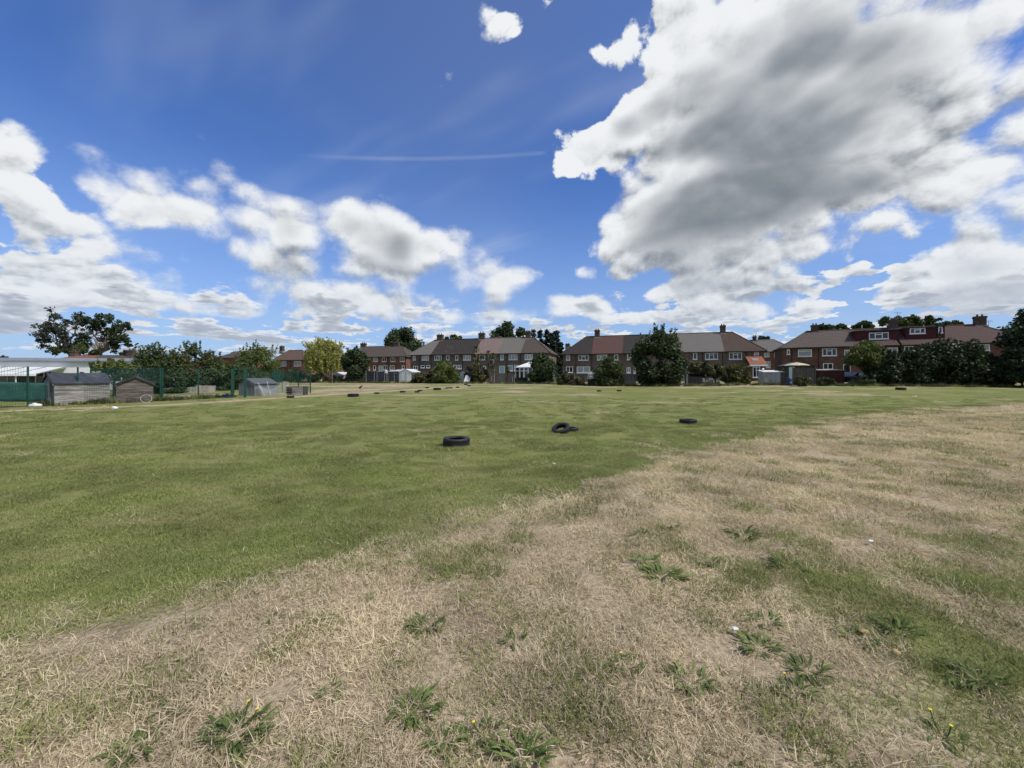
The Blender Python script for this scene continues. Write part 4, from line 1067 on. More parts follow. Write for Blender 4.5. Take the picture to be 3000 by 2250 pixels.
# third shed, with a goal net slung in front
sA, sB = fpt(cp(2, 1280, 0)[0], 1164.5), fpt(cp(2, 1565, 0)[0], 1160.5)
shed3, frS3 = shed_long((sA[0], sA[1] + 0.3), (sB[0], sB[1] + 0.3), 1.7, 1.12, 1.52, 'small grey shed with pale felt roof next to the green gate', 'small_shed', ('shed_board_blue_shade', 'shed_board_blue_shade', 'felt_roof_grey'), 9, False)
def goal_net():
    fr = frS3; t = thing('goal_net', 'torn pale goal net hanging on slanting poles before the small shed', 'net', fr.p(fr.L / 2, -0.5, 0))
    for a0, a1, top in ((0.02, 0.35, 1.2), (0.9, 0.85, 1.3)):
        MB().bar(fr.p(a0, -0.25, top), fr.p(a1, -0.75, 0.0), 0.018, 5).build('pole', MATS['net_white'], t)
    m = MB(); L = fr.L
    def P(s_, q): return fr.p(0.05 + s_ * (L + 0.9), -0.28 - 0.5 * (1 - q) * (0.4 + 0.6 * math.cos(s_ * 2)), (0.02 + q * (1.18 - 0.62 * math.sin(min(s_ * 1.25, 1) * 3.14) ** 0.8 + 0.05 * s_)))
    for i in range(34):
        m.tube([P(i / 33, q / 8) for q in range(9)], 0.006, 3, False)
    for q in range(13): m.tube([P(i / 24, q / 12) for i in range(25)], 0.006, 3, False)
    m.build('netting', MATS['net_white'], t)
    MB().bar(fr.p(L + 0.95, -0.3, 0), fr.p(L + 0.95, -0.3, 1.25), 0.016, 5).build('pole', MATS['net_white'], t)
goal_net()
# timber box and bench end right of the net
x, y = ground_at(862, 1158)
t = thing('timber_box', 'weathered timber box with dark slats behind the mesh posts', 'box', (x, y, Z(x, y)))
g = Z(x, y)
for i in range(5): MB().box(x - 0.62, x + 0.70, y - 0.02 - 0.004 * (i % 2), y + 0.02, g + 0.02 + i * 0.15, g + 0.155 + i * 0.15).build('slat', MATS['shed_board'], t)
MB().box(x - 0.6, x + 0.68, y + 0.021, y + 0.9, g, g + 0.74).build('carcass', MATS['fence_dark'], t)
for i in range(3): MB().box(x - 0.66, x - 0.15, y - 0.10, y - 0.03, g + 0.18 + i * 0.19, g + 0.29 + i * 0.19).build('shelf', MATS['fence_dark'], t)

# farther green mesh fence
def far_mesh():
    pts = [fpt(802, 1162), fpt(829, 1156.5), fpt(875, 1158), fpt(909.5, 1158.5)]
    pts = [((px - 1500) / F_PX * y, y) for px, y in ((724, 33.8), (802, 34.0), (828, 36.2), (874, 36.2), (909.5, 35.4))]
    t = thing('mesh_fence', 'green mesh fence of slim posts beyond the small shed', 'fence', (pts[3][0], pts[3][1], 0))
    for x, y in pts: MB().box(x - 0.035, x + 0.035, y - 0.035, y + 0.035, -0.1, 2.28).build('post', MATS['green_steel'], t)
    for i in range(len(pts) - 1):
        fr = Frame(pts[i], pts[i + 1], 0.0)
        wire_panel(fr, 0.04, fr.L - 0.04, 1.15, 2.24, t, sx=0.045, sz=0.12, r=0.0052)
        wire_panel(fr, 0.04, fr.L - 0.04, 0.1, 1.12, t, sx=0.09, sz=0.3, r=0.004)
far_mesh()

# ------------------------------------------------------------------ trees and shrubs
def leaf_mesh(name, C_, size, tone, mat, elong=1.5, up=0.3, Nn=None, seed=0):
    """leaf-sized quads at the points C_ (n,3)"""
    r = np.random.default_rng(seed); n = len(C_)
    nrm = r.normal(size=(n, 3)); nrm[:, 2] += up
    if Nn is not None: nrm = nrm * 0.75 + Nn
    nrm /= np.linalg.norm(nrm, axis=1)[:, None] + 1e-9
    t = np.cross(nrm, r.normal(size=(n, 3))); t /= np.linalg.norm(t, axis=1)[:, None] + 1e-9
    b = np.cross(nrm, t)
    s = (size * r.uniform(0.6, 1.35, n))[:, None]
    t, b = t * s * elong * 0.5, b * s * 0.5
    v = np.stack([C_ - t, C_ + b * 0.9 - t * 0.1, C_ + t, C_ - b * 0.9 + t * 0.05], 1).reshape(-1, 3)
    me = bpy.data.meshes.new(name)
    me.vertices.add(4 * n); me.vertices.foreach_set('co', v.ravel())
    me.loops.add(4 * n); me.loops.foreach_set('vertex_index', np.arange(4 * n, dtype=np.int32))
    me.polygons.add(n); me.polygons.foreach_set('loop_start', (np.arange(n) * 4).astype(np.int32))
    me.update(calc_edges=True)
    a = me.attributes.new('tone', 'FLOAT', 'FACE'); a.data.foreach_set('value', np.clip(tone, 0, 1).astype(np.float32))
    me.materials.append(MATS[mat])
    return me

def lumps_in(c, rx, ry, rz, n, rmin, rmax, r, shape='round', inner=0.72):
    out = []
    for i in range(n):
        for _ in range(60):
            p = r.uniform(-1, 1, 3)
            if np.dot(p, p) <= 1: break
        p = p / (np.linalg.norm(p) + 1e-6) * (np.linalg.norm(p) ** 0.55)
        k = 1.0
        if shape == 'cone': k = max(0.06, (1 - (p[2] + 1) / 2) * 1.25)
        if shape == 'flat': k = 1.0 - 0.25 * max(p[2], 0)
        if shape == 'dome': k = 1.0 if p[2] < 0.1 else math.sqrt(max(0.05, 1 - ((p[2] - 0.1) / 0.95) ** 2)) / max(math.hypot(p[0], p[1]), 1.0)
        q = np.array([p[0] * rx * inner * k, p[1] * ry * inner * k, p[2] * rz * inner])
        rad = r.uniform(rmin, rmax) * (0.55 + 0.45 * k if shape == 'cone' else 1.0)
        out.append((c + q, rad))
    return out

def crown_points(lumps, n, r, flat=0.8, fill=0.35):
    rad = np.array([l[1] for l in lumps]); w_ = rad ** 2; w_ /= w_.sum()
    idx = r.choice(len(lumps), n, p=w_)
    d = r.normal(size=(n, 3)); d /= np.linalg.norm(d, axis=1)[:, None]
    rr = r.uniform(0, 1, n) ** fill
    cen = np.array([l[0] for l in lumps])[idx]
    off = d * (rr * rad[idx])[:, None]; off[:, 2] *= flat
    jit = 1 + 0.25 * np.sin(d[:, :1] * 7 + idx[:, None]) * np.cos(d[:, 2:] * 6 + idx[:, None] * 2)
    tone = r.uniform(0.15, 0.75, len(lumps))[idx] + r.uniform(-0.2, 0.25, n)
    return cen + off * jit, d, tone, idx

def limb(m, a, b, r0, r1, rr, bend=0.12, n=5):
    a, b = Vector(a), Vector(b); L = (b - a).length
    pts = [a.lerp(b, i / (n - 1)) + Vector(rr.normal(size=3)) * L * bend * 0.3 * math.sin(math.pi * i / (n - 1)) for i in range(n)]
    m.tube(pts, [r0 + (r1 - r0) * i / (n - 1) for i in range(n)], 6)
    return pts

def tree(name, label, cat, px, hw, top, bot, Y, leaf='leaf_mid', n=6000, size=0.2, nl=18, shape='round', base_py=None, ry=0.8, trunk=None, bark='bark', group=None,
         flat=0.85, fill=0.4, rmin=0.28, rmax=0.45, inner=0.72, seed=None, limbs=7, gz=None, up=0.3, sprigs=0, dx=0.0):
    """a tree whose crown spans px-hw..px+hw and top..bot in the photograph, at depth Y"""
    seed = seed if seed is not None else int(px * 7 + Y); r = np.random.default_rng(seed)
    x = (px - 1500) / F_PX * Y; k = Y / F_PX
    if shape == 'dome': bot = bot + 0.16 * (bot - top)
    rx, rz = hw * k, (bot - top) / 2 * k; zc = CAM_Z + (HOR - (top + bot) / 2) * k
    g = Z(x, Y) if gz is None else gz
    t = thing(name, label, cat, (x, Y, g), group)
    c = np.array([x, Y, zc]); m_ = min(rx, rz)
    L = lumps_in(c, rx, rx * ry, rz, nl, rmin * m_, rmax * m_, r, shape, inner)
    P_, d, tone, idx = crown_points(L, n, r, flat, fill)
    if sprigs:
        # upright sprays on the upper outline
        tops = sorted(L, key=lambda l: -l[0][2])[:max(4, nl // 2)]; extra = []
        for i in range(sprigs):
            l = tops[r.integers(len(tops))]; an = r.uniform(0, 6.28); q = l[0] + np.array([math.cos(an) * l[1] * 0.7, math.sin(an) * l[1] * 0.7, l[1] * 0.5])
            h = r.uniform(0.3, 0.75) * m_ * 0.6; dirv = np.array([r.normal() * 0.25, r.normal() * 0.25, 1.0])
            s_ = r.uniform(0, 1, 26)[:, None]; extra.append(q + dirv * s_ * h + r.normal(size=(26, 3)) * size * 0.35)
        E = np.vstack(extra); P_ = np.vstack([P_, E]); tone = np.concatenate([tone, r.uniform(0.4, 0.9, len(E))]); d = np.vstack([d, np.zeros((len(E), 3))])
    keep = P_[:, 2] > g + 0.03; P_, tone, d = P_[keep], tone[keep], d[keep]
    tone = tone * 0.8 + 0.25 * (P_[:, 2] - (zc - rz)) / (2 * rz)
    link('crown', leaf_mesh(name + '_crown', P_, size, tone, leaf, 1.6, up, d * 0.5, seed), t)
    m = MB(); tr = trunk if trunk is not None else max(0.05, 0.055 * rx)
    fork = Vector((x + dx, Y, max(g + 0.25 * (zc - g), zc - rz * 0.75)))
    limb(m, (x, Y, g - 0.1), fork, tr * 1.25, tr * 0.85, r, 0.1)
    ends = [Vector(L[i][0]) for i in r.permutation(len(L))[:limbs]]
    for e_ in ends: limb(m, fork, e_, tr * 0.6, tr * 0.12, r, 0.25)
    m.build('trunk', MATS[bark], t, True)
    return t

def box_shrubs(): pass

# behind the school: two open eucalyptus trees
def eucalyptus(label, pts, trunk_px, base_py, Y, leaf, seed, n=420, size=0.26):
    """pts: foliage pads (crop-1 u, v, radius); open crown on bare limbs"""
    r = np.random.default_rng(seed); k = Y / F_PX
    bx, _ = cp(1, trunk_px, 0); x = (bx - 1500) / F_PX * Y; g = 0.3
    t = thing('eucalyptus_tree', label, 'tree', (x, Y, g))
    C_, T_ = [], []; m = MB(); fork = Vector((x, Y, g + 6.0))
    limb(m, (x, Y, g - 0.2), fork, 0.45, 0.3, r, 0.08)
    for (u, v, rad) in pts:
        px_, py_ = cp(1, u, v); R = rad * 1.15 / 4.424 * k
        c = np.array([(px_ - 1500) * k, Y + r.uniform(-2.5, 2.5), CAM_Z + (HOR - py_) * k])
        L = [(c + r.normal(size=3) * R * 0.42, R * r.uniform(0.42, 0.68)) for _ in range(5)]
        P_, d, tone, _ = crown_points(L, int(n * (R / 2.2) ** 1.6) + 60, r, 0.75, 0.5)
        C_.append(P_); T_.append(tone)
        limb(m, fork + (Vector(c) - fork) * r.uniform(0.0, 0.12), Vector(c), 0.20, 0.05, r, 0.35, 6)
    link('crown', leaf_mesh('euc_crown', np.vstack(C_), size, np.concatenate(T_), leaf, 2.0, 0.0, None, seed), t)
    m.build('trunk', MATS['bark_pale'], t, True)
eucalyptus('airy grey-green eucalyptus behind the school, the paler of the two',
           [(830, 160, 95), (880, 130, 70), (700, 240, 80), (660, 200, 50), (780, 300, 80), (690, 330, 75), (650, 460, 70), (720, 470, 70), (830, 350, 85), (740, 560, 60), (1000, 200, 70), (1040, 260, 70), (960, 330, 70), (900, 440, 75), (1060, 350, 60), (620, 430, 35)],
           905, 1045, 75, 'leaf_euc', 3, n=420)
eucalyptus('dark eucalyptus with rounded foliage pads on bare limbs behind the school',
           [(1170, 170, 85), (1290, 170, 80), (1220, 240, 70), (1470, 190, 70), (1480, 250, 55), (1610, 240, 60), (1600, 300, 50), (1640, 400, 70), (1440, 310, 70), (1430, 400, 85), (1520, 400, 60), (1310, 420, 85), (1240, 440, 75), (1280, 270, 45), (1150, 500, 60), (1500, 510, 65), (1620, 470, 45), (1400, 600, 45), (1190, 390, 50), (1340, 350, 40)],
           1300, 1045, 78, 'leaf_dark', 4, n=800)
tree('background_tree', 'dark rounded bush at the foot of the two eucalyptus trees', 'tree', cp(1, 980, 0)[0], 62, 1006, 1050, 74, 'leaf_mid', 3500, 0.38, 14, 'dome', seed=9)
tree('background_tree', 'faint small bush at the far horizon beyond the school roof', 'tree', cp(1, 20, 0)[0], 16, 1039, 1056, 95, 'leaf_euc', 600, 0.4, 8, seed=10)
tree('background_tree', 'little dark bush beside the broad red chimney', 'tree', cp(1, 1595, 0)[0], 8, 1022, 1048, 75, 'leaf_dark', 500, 0.35, 6, seed=12)

# long shrub belt from the sheds to the willow
belt = [(335, 52, 1058, 1112, 31, 'leaf_light', 'loose pale shrub overhanging the dark court fence', 3200, 22),
        (455, 60, 1008, 1150, 36, 'leaf_mid', 'tall loose shrub with pale upright sprays at the end of the hedge', 6500, 30),
        (520, 55, 1030, 1152, 38, 'leaf_olive', 'broad olive-brown shrub second from the end of the hedge', 7000, 14),
        (562, 50, 1000, 1150, 40, 'leaf_mid', 'tallest shrub in the hedge with twiggy shoots on top', 7500, 40),
        (618, 48, 1030, 1152, 41, 'leaf_olive', 'dark olive shrub with bare twigs above the picket fence', 7000, 34),
        (668, 48, 1048, 1152, 40, 'leaf_mid', 'low dark green shrub beside the green gate frame', 6000, 16),
        (755, 58, 1014, 1112, 44, 'leaf_light', 'pale green rounded tree behind the gate, in front of the hipped house', 6500, 30),
        (725, 40, 1060, 1150, 42, 'leaf_mid', 'dark bushy mass behind the small grey shed', 5000, 8),
        (600, 70, 1080, 1156, 38.5, 'leaf_dark', 'low dark shrub filling the gap above the picket fence', 5000, 4),
        (500, 50, 1090, 1156, 35, 'leaf_dark', 'low dark shrub close behind the mesh corner post', 4000, 4)]
for i, (px, hw, top, bot, Y, lf, lab, n, sp) in enumerate(belt):
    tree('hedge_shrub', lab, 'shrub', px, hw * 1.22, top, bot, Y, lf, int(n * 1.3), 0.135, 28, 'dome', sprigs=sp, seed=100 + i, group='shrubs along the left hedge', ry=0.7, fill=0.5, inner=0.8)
def hedge(name, label, pxA, YA, pxB, YB, top, bot, leaf, n, size, seed, depth=1.2, gz=None, rough=0.35):
    r = np.random.default_rng(seed); a = np.array([(pxA - 1500) / F_PX * YA, YA]); b = np.array([(pxB - 1500) / F_PX * YB, YB])
    mid = (a + b) / 2; g = Z(*mid) if gz is None else gz
    L = []; nl = max(6, int(np.linalg.norm(b - a) / 0.8))
    for i in range(nl * 3):
        s_ = r.uniform(0, 1); p = a + (b - a) * s_; Yp = p[1]
        tp = top[0] + (top[1] - top[0]) * s_ if hasattr(top, '__len__') else top
        zt = CAM_Z + (HOR - tp) / F_PX * Yp; rad = r.uniform(0.45, 0.8)
        zz = g + (max(zt - rad * 0.8, g + 0.3) - g) * r.uniform(0.1, 1.0) ** 0.6 + r.normal() * rough * 0.3
        L.append((np.array([p[0], p[1] + r.uniform(-0.5, 0.5) * depth, zz]), rad))
    P_, d, tone, _ = crown_points(L, n, r, 0.9, 0.4); keep = P_[:, 2] > g; 
    t = thing(name, label, 'hedge', (mid[0], mid[1], g))
    link('foliage', leaf_mesh(name, P_[keep], size, tone[keep], leaf, 1.5, 0.3, d[keep] * 0.5, seed), t)
    m = MB()
    for i in range(nl // 2):
        p = a + (b - a) * (i + 0.5) / (nl // 2); limb(m, (p[0], p[1], g - 0.05), (p[0] + r.normal() * 0.2, p[1], g + 0.9), 0.05, 0.02, r)
    m.build('stems', MATS['bark'], t)
    return t
hedge('clipped_hedge', 'dark clipped hedge behind the far green mesh, below the hipped house', 800, 62, 935, 66, (1080, 1078), 1119, 'leaf_dark', 6000, 0.22, 201)
hedge('boundary_hedge', 'low dark hedge along the school side behind the shrubs', 430, 46, 800, 52, (1072, 1076), 1150, 'leaf_dark', 9000, 0.2, 202)

# willow with hanging strands
def willow(px, hw, top, bot, Y):
    r = np.random.default_rng(31); k = Y / F_PX; x = (px - 1500) * k; g = Z(x, Y)
    t = thing('willow_tree', 'yellow-green weeping willow with hanging strands beside the dark tree', 'tree', (x, Y, g))
    rx, zt, zb = hw * k, CAM_Z + (HOR - top) * k, CAM_Z + (HOR - bot) * k
    C_, T_ = [], []
    for i in range(560):
        an = r.uniform(0, 6.28); q = math.sqrt(r.uniform(0, 1)); sx, sy = math.cos(an) * q * rx * 0.88, math.sin(an) * q * rx * 0.7
        z0 = zt - (zt - zb) * (0.10 + 0.34 * q ** 2) + r.normal() * 0.35; ln = (z0 - zb) * r.uniform(0.3, 1.0); m_ = 34
        s_ = np.linspace(0, 1, m_)[:, None]; out = np.array([math.cos(an), math.sin(an) * 0.8, 0]) * 0.9
        path = np.array([x + sx, Y + sy, z0]) + out * (s_ * (1.3 - s_)) * r.uniform(0.2, 0.9) + np.array([0, 0, -1]) * s_ ** 1.15 * ln
        C_.append(path + r.normal(size=(m_, 3)) * 0.10); T_.append(np.full(m_, r.uniform(0.1, 0.95)) + r.uniform(-0.15, 0.15, m_))
    for i in range(60):
        an = r.uniform(0, 3.14); s_ = np.linspace(0, 1, 16)[:, None]
        base = np.array([x + math.cos(an) * rx * 0.75, Y + r.normal() * rx * 0.4, zt - (zt - zb) * 0.26]); C_.append(base + np.array([math.cos(an) * 0.5, 0, 1.0]) * s_ * r.uniform(0.6, 1.9) * math.sin(an) + r.normal(size=(16, 3)) * 0.09); T_.append(r.uniform(0.5, 1.0, 16))
    C_ = np.vstack(C_); T_ = np.concatenate(T_)
    Nn = np.zeros_like(C_); Nn[:, 1] = -0.6
    link('crown', leaf_mesh('willow_crown', C_, 0.20, T_, 'leaf_willow', 2.4, 0.0, Nn, 32), t)
    m = MB(); limb(m, (x, Y, g - 0.1), (x, Y, g + 2.6), 0.32, 0.26, r)
    for i in range(8):
        an = i * 0.8; limb(m, (x, Y, g + 2.5), (x + math.cos(an) * rx * 0.6, Y + math.sin(an) * rx * 0.4, zt - 1.6), 0.14, 0.03, r, 0.3)
    m.build('trunk', MATS['bark_pale'], t, True)
willow(950, 58, 990, 1096, 74)

T = tree
T('leafy_tree', 'dark green rounded tree standing right of the willow', 'tree', 1041, 40, 1008, 1119, 67, 'leaf_dark', 9000, 0.26, 30, 'dome', sprigs=30, fill=0.5, inner=0.8)
T('oak_tree', 'large round dark tree rising behind the orange brick houses', 'tree', 1181, 62, 955, 1060, 104, 'leaf_dark', 9000, 0.42, 30, seed=71)
T('background_tree', 'small green treetop just over the black mossy roof', 'tree', 1330, 30, 978, 1010, 95, 'leaf_mid', 2200, 0.38, 14)
T('oak_tree', 'broad domed dark tree behind the pink-roofed house', 'tree', 1488, 62, 940, 1030, 98, 'leaf_dark', 9500, 0.40, 32, seed=72)
# dark conifers behind the middle terrace
def conifer(label, px, hw, top, bot, Y, seed, n=3200):
    r = np.random.default_rng(seed); k = Y / F_PX; x = (px - 1500) * k; g = 0.5; zt, zb = CAM_Z + (HOR - top) * k, g + 0.8; R = hw * k
    t = thing('conifer_tree', label, 'tree', (x, Y, g), 'conifers behind the middle terrace')
    C_, T_ = [], []; nb = 90
    for i in range(nb):
        q = r.uniform(0.02, 1.0) ** 0.8; z = zt - (zt - zb) * q; an = r.uniform(0, 6.28); ln = R * (0.12 + 0.88 * q ** 0.75) * r.uniform(0.7, 1.1)
        m_ = 30; s_ = r.uniform(0.05, 1, m_)[:, None]
        p = np.array([x, Y, z]) + np.array([math.cos(an), math.sin(an), 0]) * s_ * ln + np.array([0, 0, 1]) * (-0.30 * ln * s_ + 0.45 * ln * s_ ** 2.5)
        C_.append(p + r.normal(size=(m_, 3)) * np.array([0.22, 0.22, 0.13])); T_.append(r.uniform(0.1, 0.7) + r.uniform(-0.2, 0.2, m_))
    link('crown', leaf_mesh('conifer', np.vstack(C_), 0.36, np.concatenate(T_), 'leaf_conifer', 2.0, 0.2, None, seed), t)
    m = MB(); m.tube([(x, Y, g - 0.2), (x, Y, zt - 0.3)], [0.25, 0.03], 6); m.build('trunk', MATS['bark'], t)
for i, (px, hw, top, lab) in enumerate([(1562, 22, 962, 'leftmost dark conifer behind the dark hipped roof end'), (1583, 22, 957, 'second dark conifer from the domed tree'), (1601, 20, 960, 'third dark conifer, in the middle of the clump'),
                                        (1618, 20, 972, 'shorter conifer just before the pointed one'), (1630, 22, 958, 'tallest pointed conifer at the outer edge of the clump'), (1642, 14, 1000, 'lowest conifer of the clump beside the roof gap')]):
    conifer(lab, px, hw, top, 1040, 92 + i % 3, 300 + i)
T('round_bush', 'round yellow-green bush at the field edge before the black roof', 'bush', 1304, 40, 1056, 1126, 60, 'leaf_light', 9000, 0.20, 30, 'dome', fill=0.5, inner=0.8, seed=81)
T('round_bush', 'dark clipped-looking tree hiding the end of the middle terrace', 'bush', 1590, 42, 1032, 1127, 58, 'leaf_dark', 11000, 0.21, 34, 'dome', fill=0.5, inner=0.82, seed=82)
T('round_bush', 'dark spiky shrub with lighter top below the red roof', 'bush', 1785, 45, 1056, 1131, 48, 'leaf_mid', 9000, 0.17, 30, 'dome', sprigs=40, fill=0.5, inner=0.8, seed=83)
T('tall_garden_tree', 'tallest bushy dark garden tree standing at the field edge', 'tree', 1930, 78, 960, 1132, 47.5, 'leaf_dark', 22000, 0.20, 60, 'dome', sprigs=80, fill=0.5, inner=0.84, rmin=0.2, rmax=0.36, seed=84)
T('apple_tree', 'low spreading olive tree next to the tallest garden tree', 'tree', 2052, 50, 1050, 1100, 49, 'leaf_olive', 5000, 0.17, 20, 'flat', seed=85)
T('apple_tree', 'low olive tree with thin crooked trunk beside the white chairs', 'tree', 2095, 42, 1058, 1112, 47, 'leaf_olive', 4200, 0.17, 18, 'flat', seed=86)
T('apple_tree', 'dark low branching tree left of the orange lean-to roof', 'tree', 2158, 46, 1056, 1128, 47, 'leaf_olive', 7000, 0.17, 26, 'dome', seed=87)
T('background_tree', 'small dark treetop beside the television aerial', 'tree', 2240, 20, 980, 1004, 96, 'leaf_dark', 1500, 0.36, 9, seed=88)
T('spreading_tree', 'light green spreading tree before the wide red dormer', 'tree', 2542, 68, 998, 1090, 43, 'leaf_light', 11000, 0.17, 34, 'flat', seed=89, limbs=10, fill=0.45)
for i, (px, hw, top, bot, lf, lab) in enumerate([(2418, 24, 944, 985, 'leaf_dark', 'dark leafy treetop directly behind the hipped end house'), (2458, 24, 948, 985, 'leaf_mid', 'small loose treetop over the ribbed roof ridge'),
        (2530, 32, 938, 975, 'leaf_mid', 'green treetop beside the pale vent pipe'), (2620, 50, 922, 970, 'leaf_mid', 'broad loose treetop behind the dormer chimney'), (2690, 48, 918, 965, 'leaf_mid', 'tallest broad treetop behind the taller dormer'),
        (2745, 40, 928, 965, 'leaf_mid', 'rounded treetop right behind the dark red dormer'), (2800, 34, 938, 962, 'leaf_olive', 'low flat treetop trailing off towards the broad chimney')]):
    T('background_tree', lab, 'tree', px, hw, top, bot, 84, lf, 3200, 0.30, 18, seed=400 + i, group='trees behind the loft conversion row', fill=0.55)
# the big dark hedge on the right and the tree at the frame's edge
for i, (px, hw, top, bot, Y, lab) in enumerate([(2600, 60, 1036, 1128, 42, 'dark hedge bush nearest the light green spreading tree'), (2680, 62, 1016, 1128, 41.5, 'dark hedge bush below the wide red dormer'),
        (2760, 66, 1003, 1128, 41, 'dark hedge bush below the small extra loft window'), (2840, 62, 1008, 1128, 40.5, 'dark hedge bush below the broad chimney'), (2915, 56, 1040, 1128, 40, 'lower dark hedge bush before the small outbuilding roof')]):
    T('tall_hedge_bush', lab, 'hedge', px, hw, top, bot, Y, 'leaf_hedge', 11000, 0.18, 36, 'dome', sprigs=36, fill=0.5, inner=0.84, seed=500 + i, group='big dark hedge', ry=0.6)
T('edge_tree', 'dark tall tree cut off at the edge of the picture', 'tree', 3035, 72, 884, 1128, 39, 'leaf_hedge', 15000, 0.21, 44, 'round', seed=510, fill=0.5, inner=0.8)
T('edge_tree', 'dark low tree filling the corner beside the outbuilding', 'tree', 2995, 46, 1010, 1128, 38, 'leaf_hedge', 9000, 0.19, 30, 'dome', seed=511, fill=0.5)

# ------------------------------------------------------------------ gardens along the field edge
def fence(label, k, u0, u1, vtop, Y0, Y1, mat, name='garden_fence', panel=1.8, vbase=None, post=None, lean=0.0, slats=True):
    x0, x1 = cp(k, u0, 0)[0], cp(k, u1, 0)[0]
    A, B_ = ((x0 - 1500) / F_PX * Y0, Y0), ((x1 - 1500) / F_PX * Y1, Y1); fr = Frame(A, B_, 0.0); L = fr.L
    t = thing(name, label, 'fence', fr.p(L / 2, 0, Z(*fr.p(L / 2, 0, 0)[:2])))
    n = max(1, round(L / panel)); py = cp(k, 0, vtop)[1]
    for i in range(n):
        a0, a1 = L * i / n, L * (i + 1) / n; m = MB(); nb = max(3, int((a1 - a0) / 0.14))
        g = Z(*fr.p((a0 + a1) / 2, 0, 0)[:2]); Ym = fr.p((a0 + a1) / 2, 0, 0)[1]; zt = CAM_Z + (HOR - py) / F_PX * Ym + random.uniform(-0.06, 0.06)
        for j in range(nb):
            b0, b1 = a0 + 0.05 + (a1 - a0 - 0.1) * j / nb, a0 + 0.05 + (a1 - a0 - 0.1) * (j + 1) / nb - 0.012
            m.fbox(fr, b0, b1, -0.012 - 0.014 * (j % 2), 0.012, g, zt + random.uniform(-0.02, 0.02))
        m.fbox(fr, a0 + 0.05, a1 - 0.05, 0.013, 0.05, g + 0.3, g + 0.4); m.fbox(fr, a0 + 0.05, a1 - 0.05, 0.013, 0.05, zt - 0.4, zt - 0.3)
        m.build('panel', MATS[mat], t)
        if post: MB().fbox(fr, a0 - 0.045, a0 + 0.045, -0.05, 0.05, g - 0.1, zt + 0.08).build('post', MATS[post], t)
    return t
def posts(label, k, us, vtop, Y, mat='steel_post', r=0.035, name='wire_fence', wires=3, lean=None):
    t = None; pts = []
    for i, u in enumerate(us):
        px, py = cp(k, u, vtop); x = (px - 1500) / F_PX * Y; g = Z(x, Y); zt = CAM_Z + (HOR - py) / F_PX * Y
        if t is None: t = thing(name, label, 'fence', (x, Y, g))
        dx = (lean or {}).get(i, 0)
        MB().bar((x, Y, g - 0.1), (x + dx, Y, zt), r, 6).build('post', MATS[mat], t); pts.append((x, g, zt))
    for w_ in range(wires):
        f_ = 0.3 + 0.65 * w_ / max(1, wires - 1); m = MB()
        m.tube([(x, Y, g + (zt - g) * f_) for x, g, zt in pts], 0.008, 3); m.build('wire', MATS['steel_post'], t)
    return t

def gshed(name, label, k, u0, u1, v_eave, v_ridge, Y, depth, wall, roof, gable_front=True, base_v=None, cat='shed', door=None):
    x0, x1 = cp(k, u0, 0)[0], cp(k, u1, 0)[0]; A, B_ = ((x0 - 1500) / F_PX * Y, Y), ((x1 - 1500) / F_PX * Y, Y - 0.6); fr = Frame(A, B_, 0.0); L = fr.L
    g = Z(*fr.p(L / 2, 0, 0)[:2]); ze = CAM_Z + (HOR - cp(k, 0, v_eave)[1]) / F_PX * Y; zr = CAM_Z + (HOR - cp(k, 0, v_ridge)[1]) / F_PX * Y
    t = thing(name, label, cat, fr.p(L / 2, 0, g)); P = fr.p
    w_ = MB().fbox(fr, 0, L, 0, depth, g - 0.1, ze)
    if gable_front: w_.add([P(0, 0, ze), P(L, 0, ze), P(L / 2, 0, zr - 0.03), P(0, depth, ze), P(L, depth, ze), P(L / 2, depth, zr - 0.03)], [(0, 1, 2), (4, 3, 5), (3, 0, 2, 5), (1, 4, 5, 2)])
    w_.build('wall', MATS[wall], t)
    n = max(3, int(L / 0.3))
    for i in range(1, n): MB().fbox(fr, L * i / n - 0.012, L * i / n + 0.012, -0.02, -0.003, g, ze - 0.02).build('batten', MATS[wall], t)
    th = 0.05
    if gable_front:
        for a0, a1 in ((-0.1, L / 2), (L + 0.1, L / 2)):
            zz = ze - 0.1 * (zr - ze) / (L / 2)
            MB().hexa([P(a0, -0.1, zz), P(a1, -0.1, zr), P(a1, depth, zr), P(a0, depth, zz)], [P(a0, -0.1, zz + th), P(a1, -0.1, zr + th), P(a1, depth, zr + th), P(a0, depth, zz + th)]).build('roof_slope', MATS[roof], t)
    else:
        MB().hexa([P(-0.1, -0.1, ze), P(L + 0.1, -0.1, ze), P(L + 0.1, depth, zr), P(-0.1, depth, zr)], [P(-0.1, -0.1, ze + th), P(L + 0.1, -0.1, ze + th), P(L + 0.1, depth, zr + th), P(-0.1, depth, zr + th)]).build('roof_slope', MATS[roof], t)
    if door: MB().fbox(fr, L * door[0], L * door[1], -0.03, -0.003, g, ze - 0.12).build('door', MATS[door[2]], t)
    return t

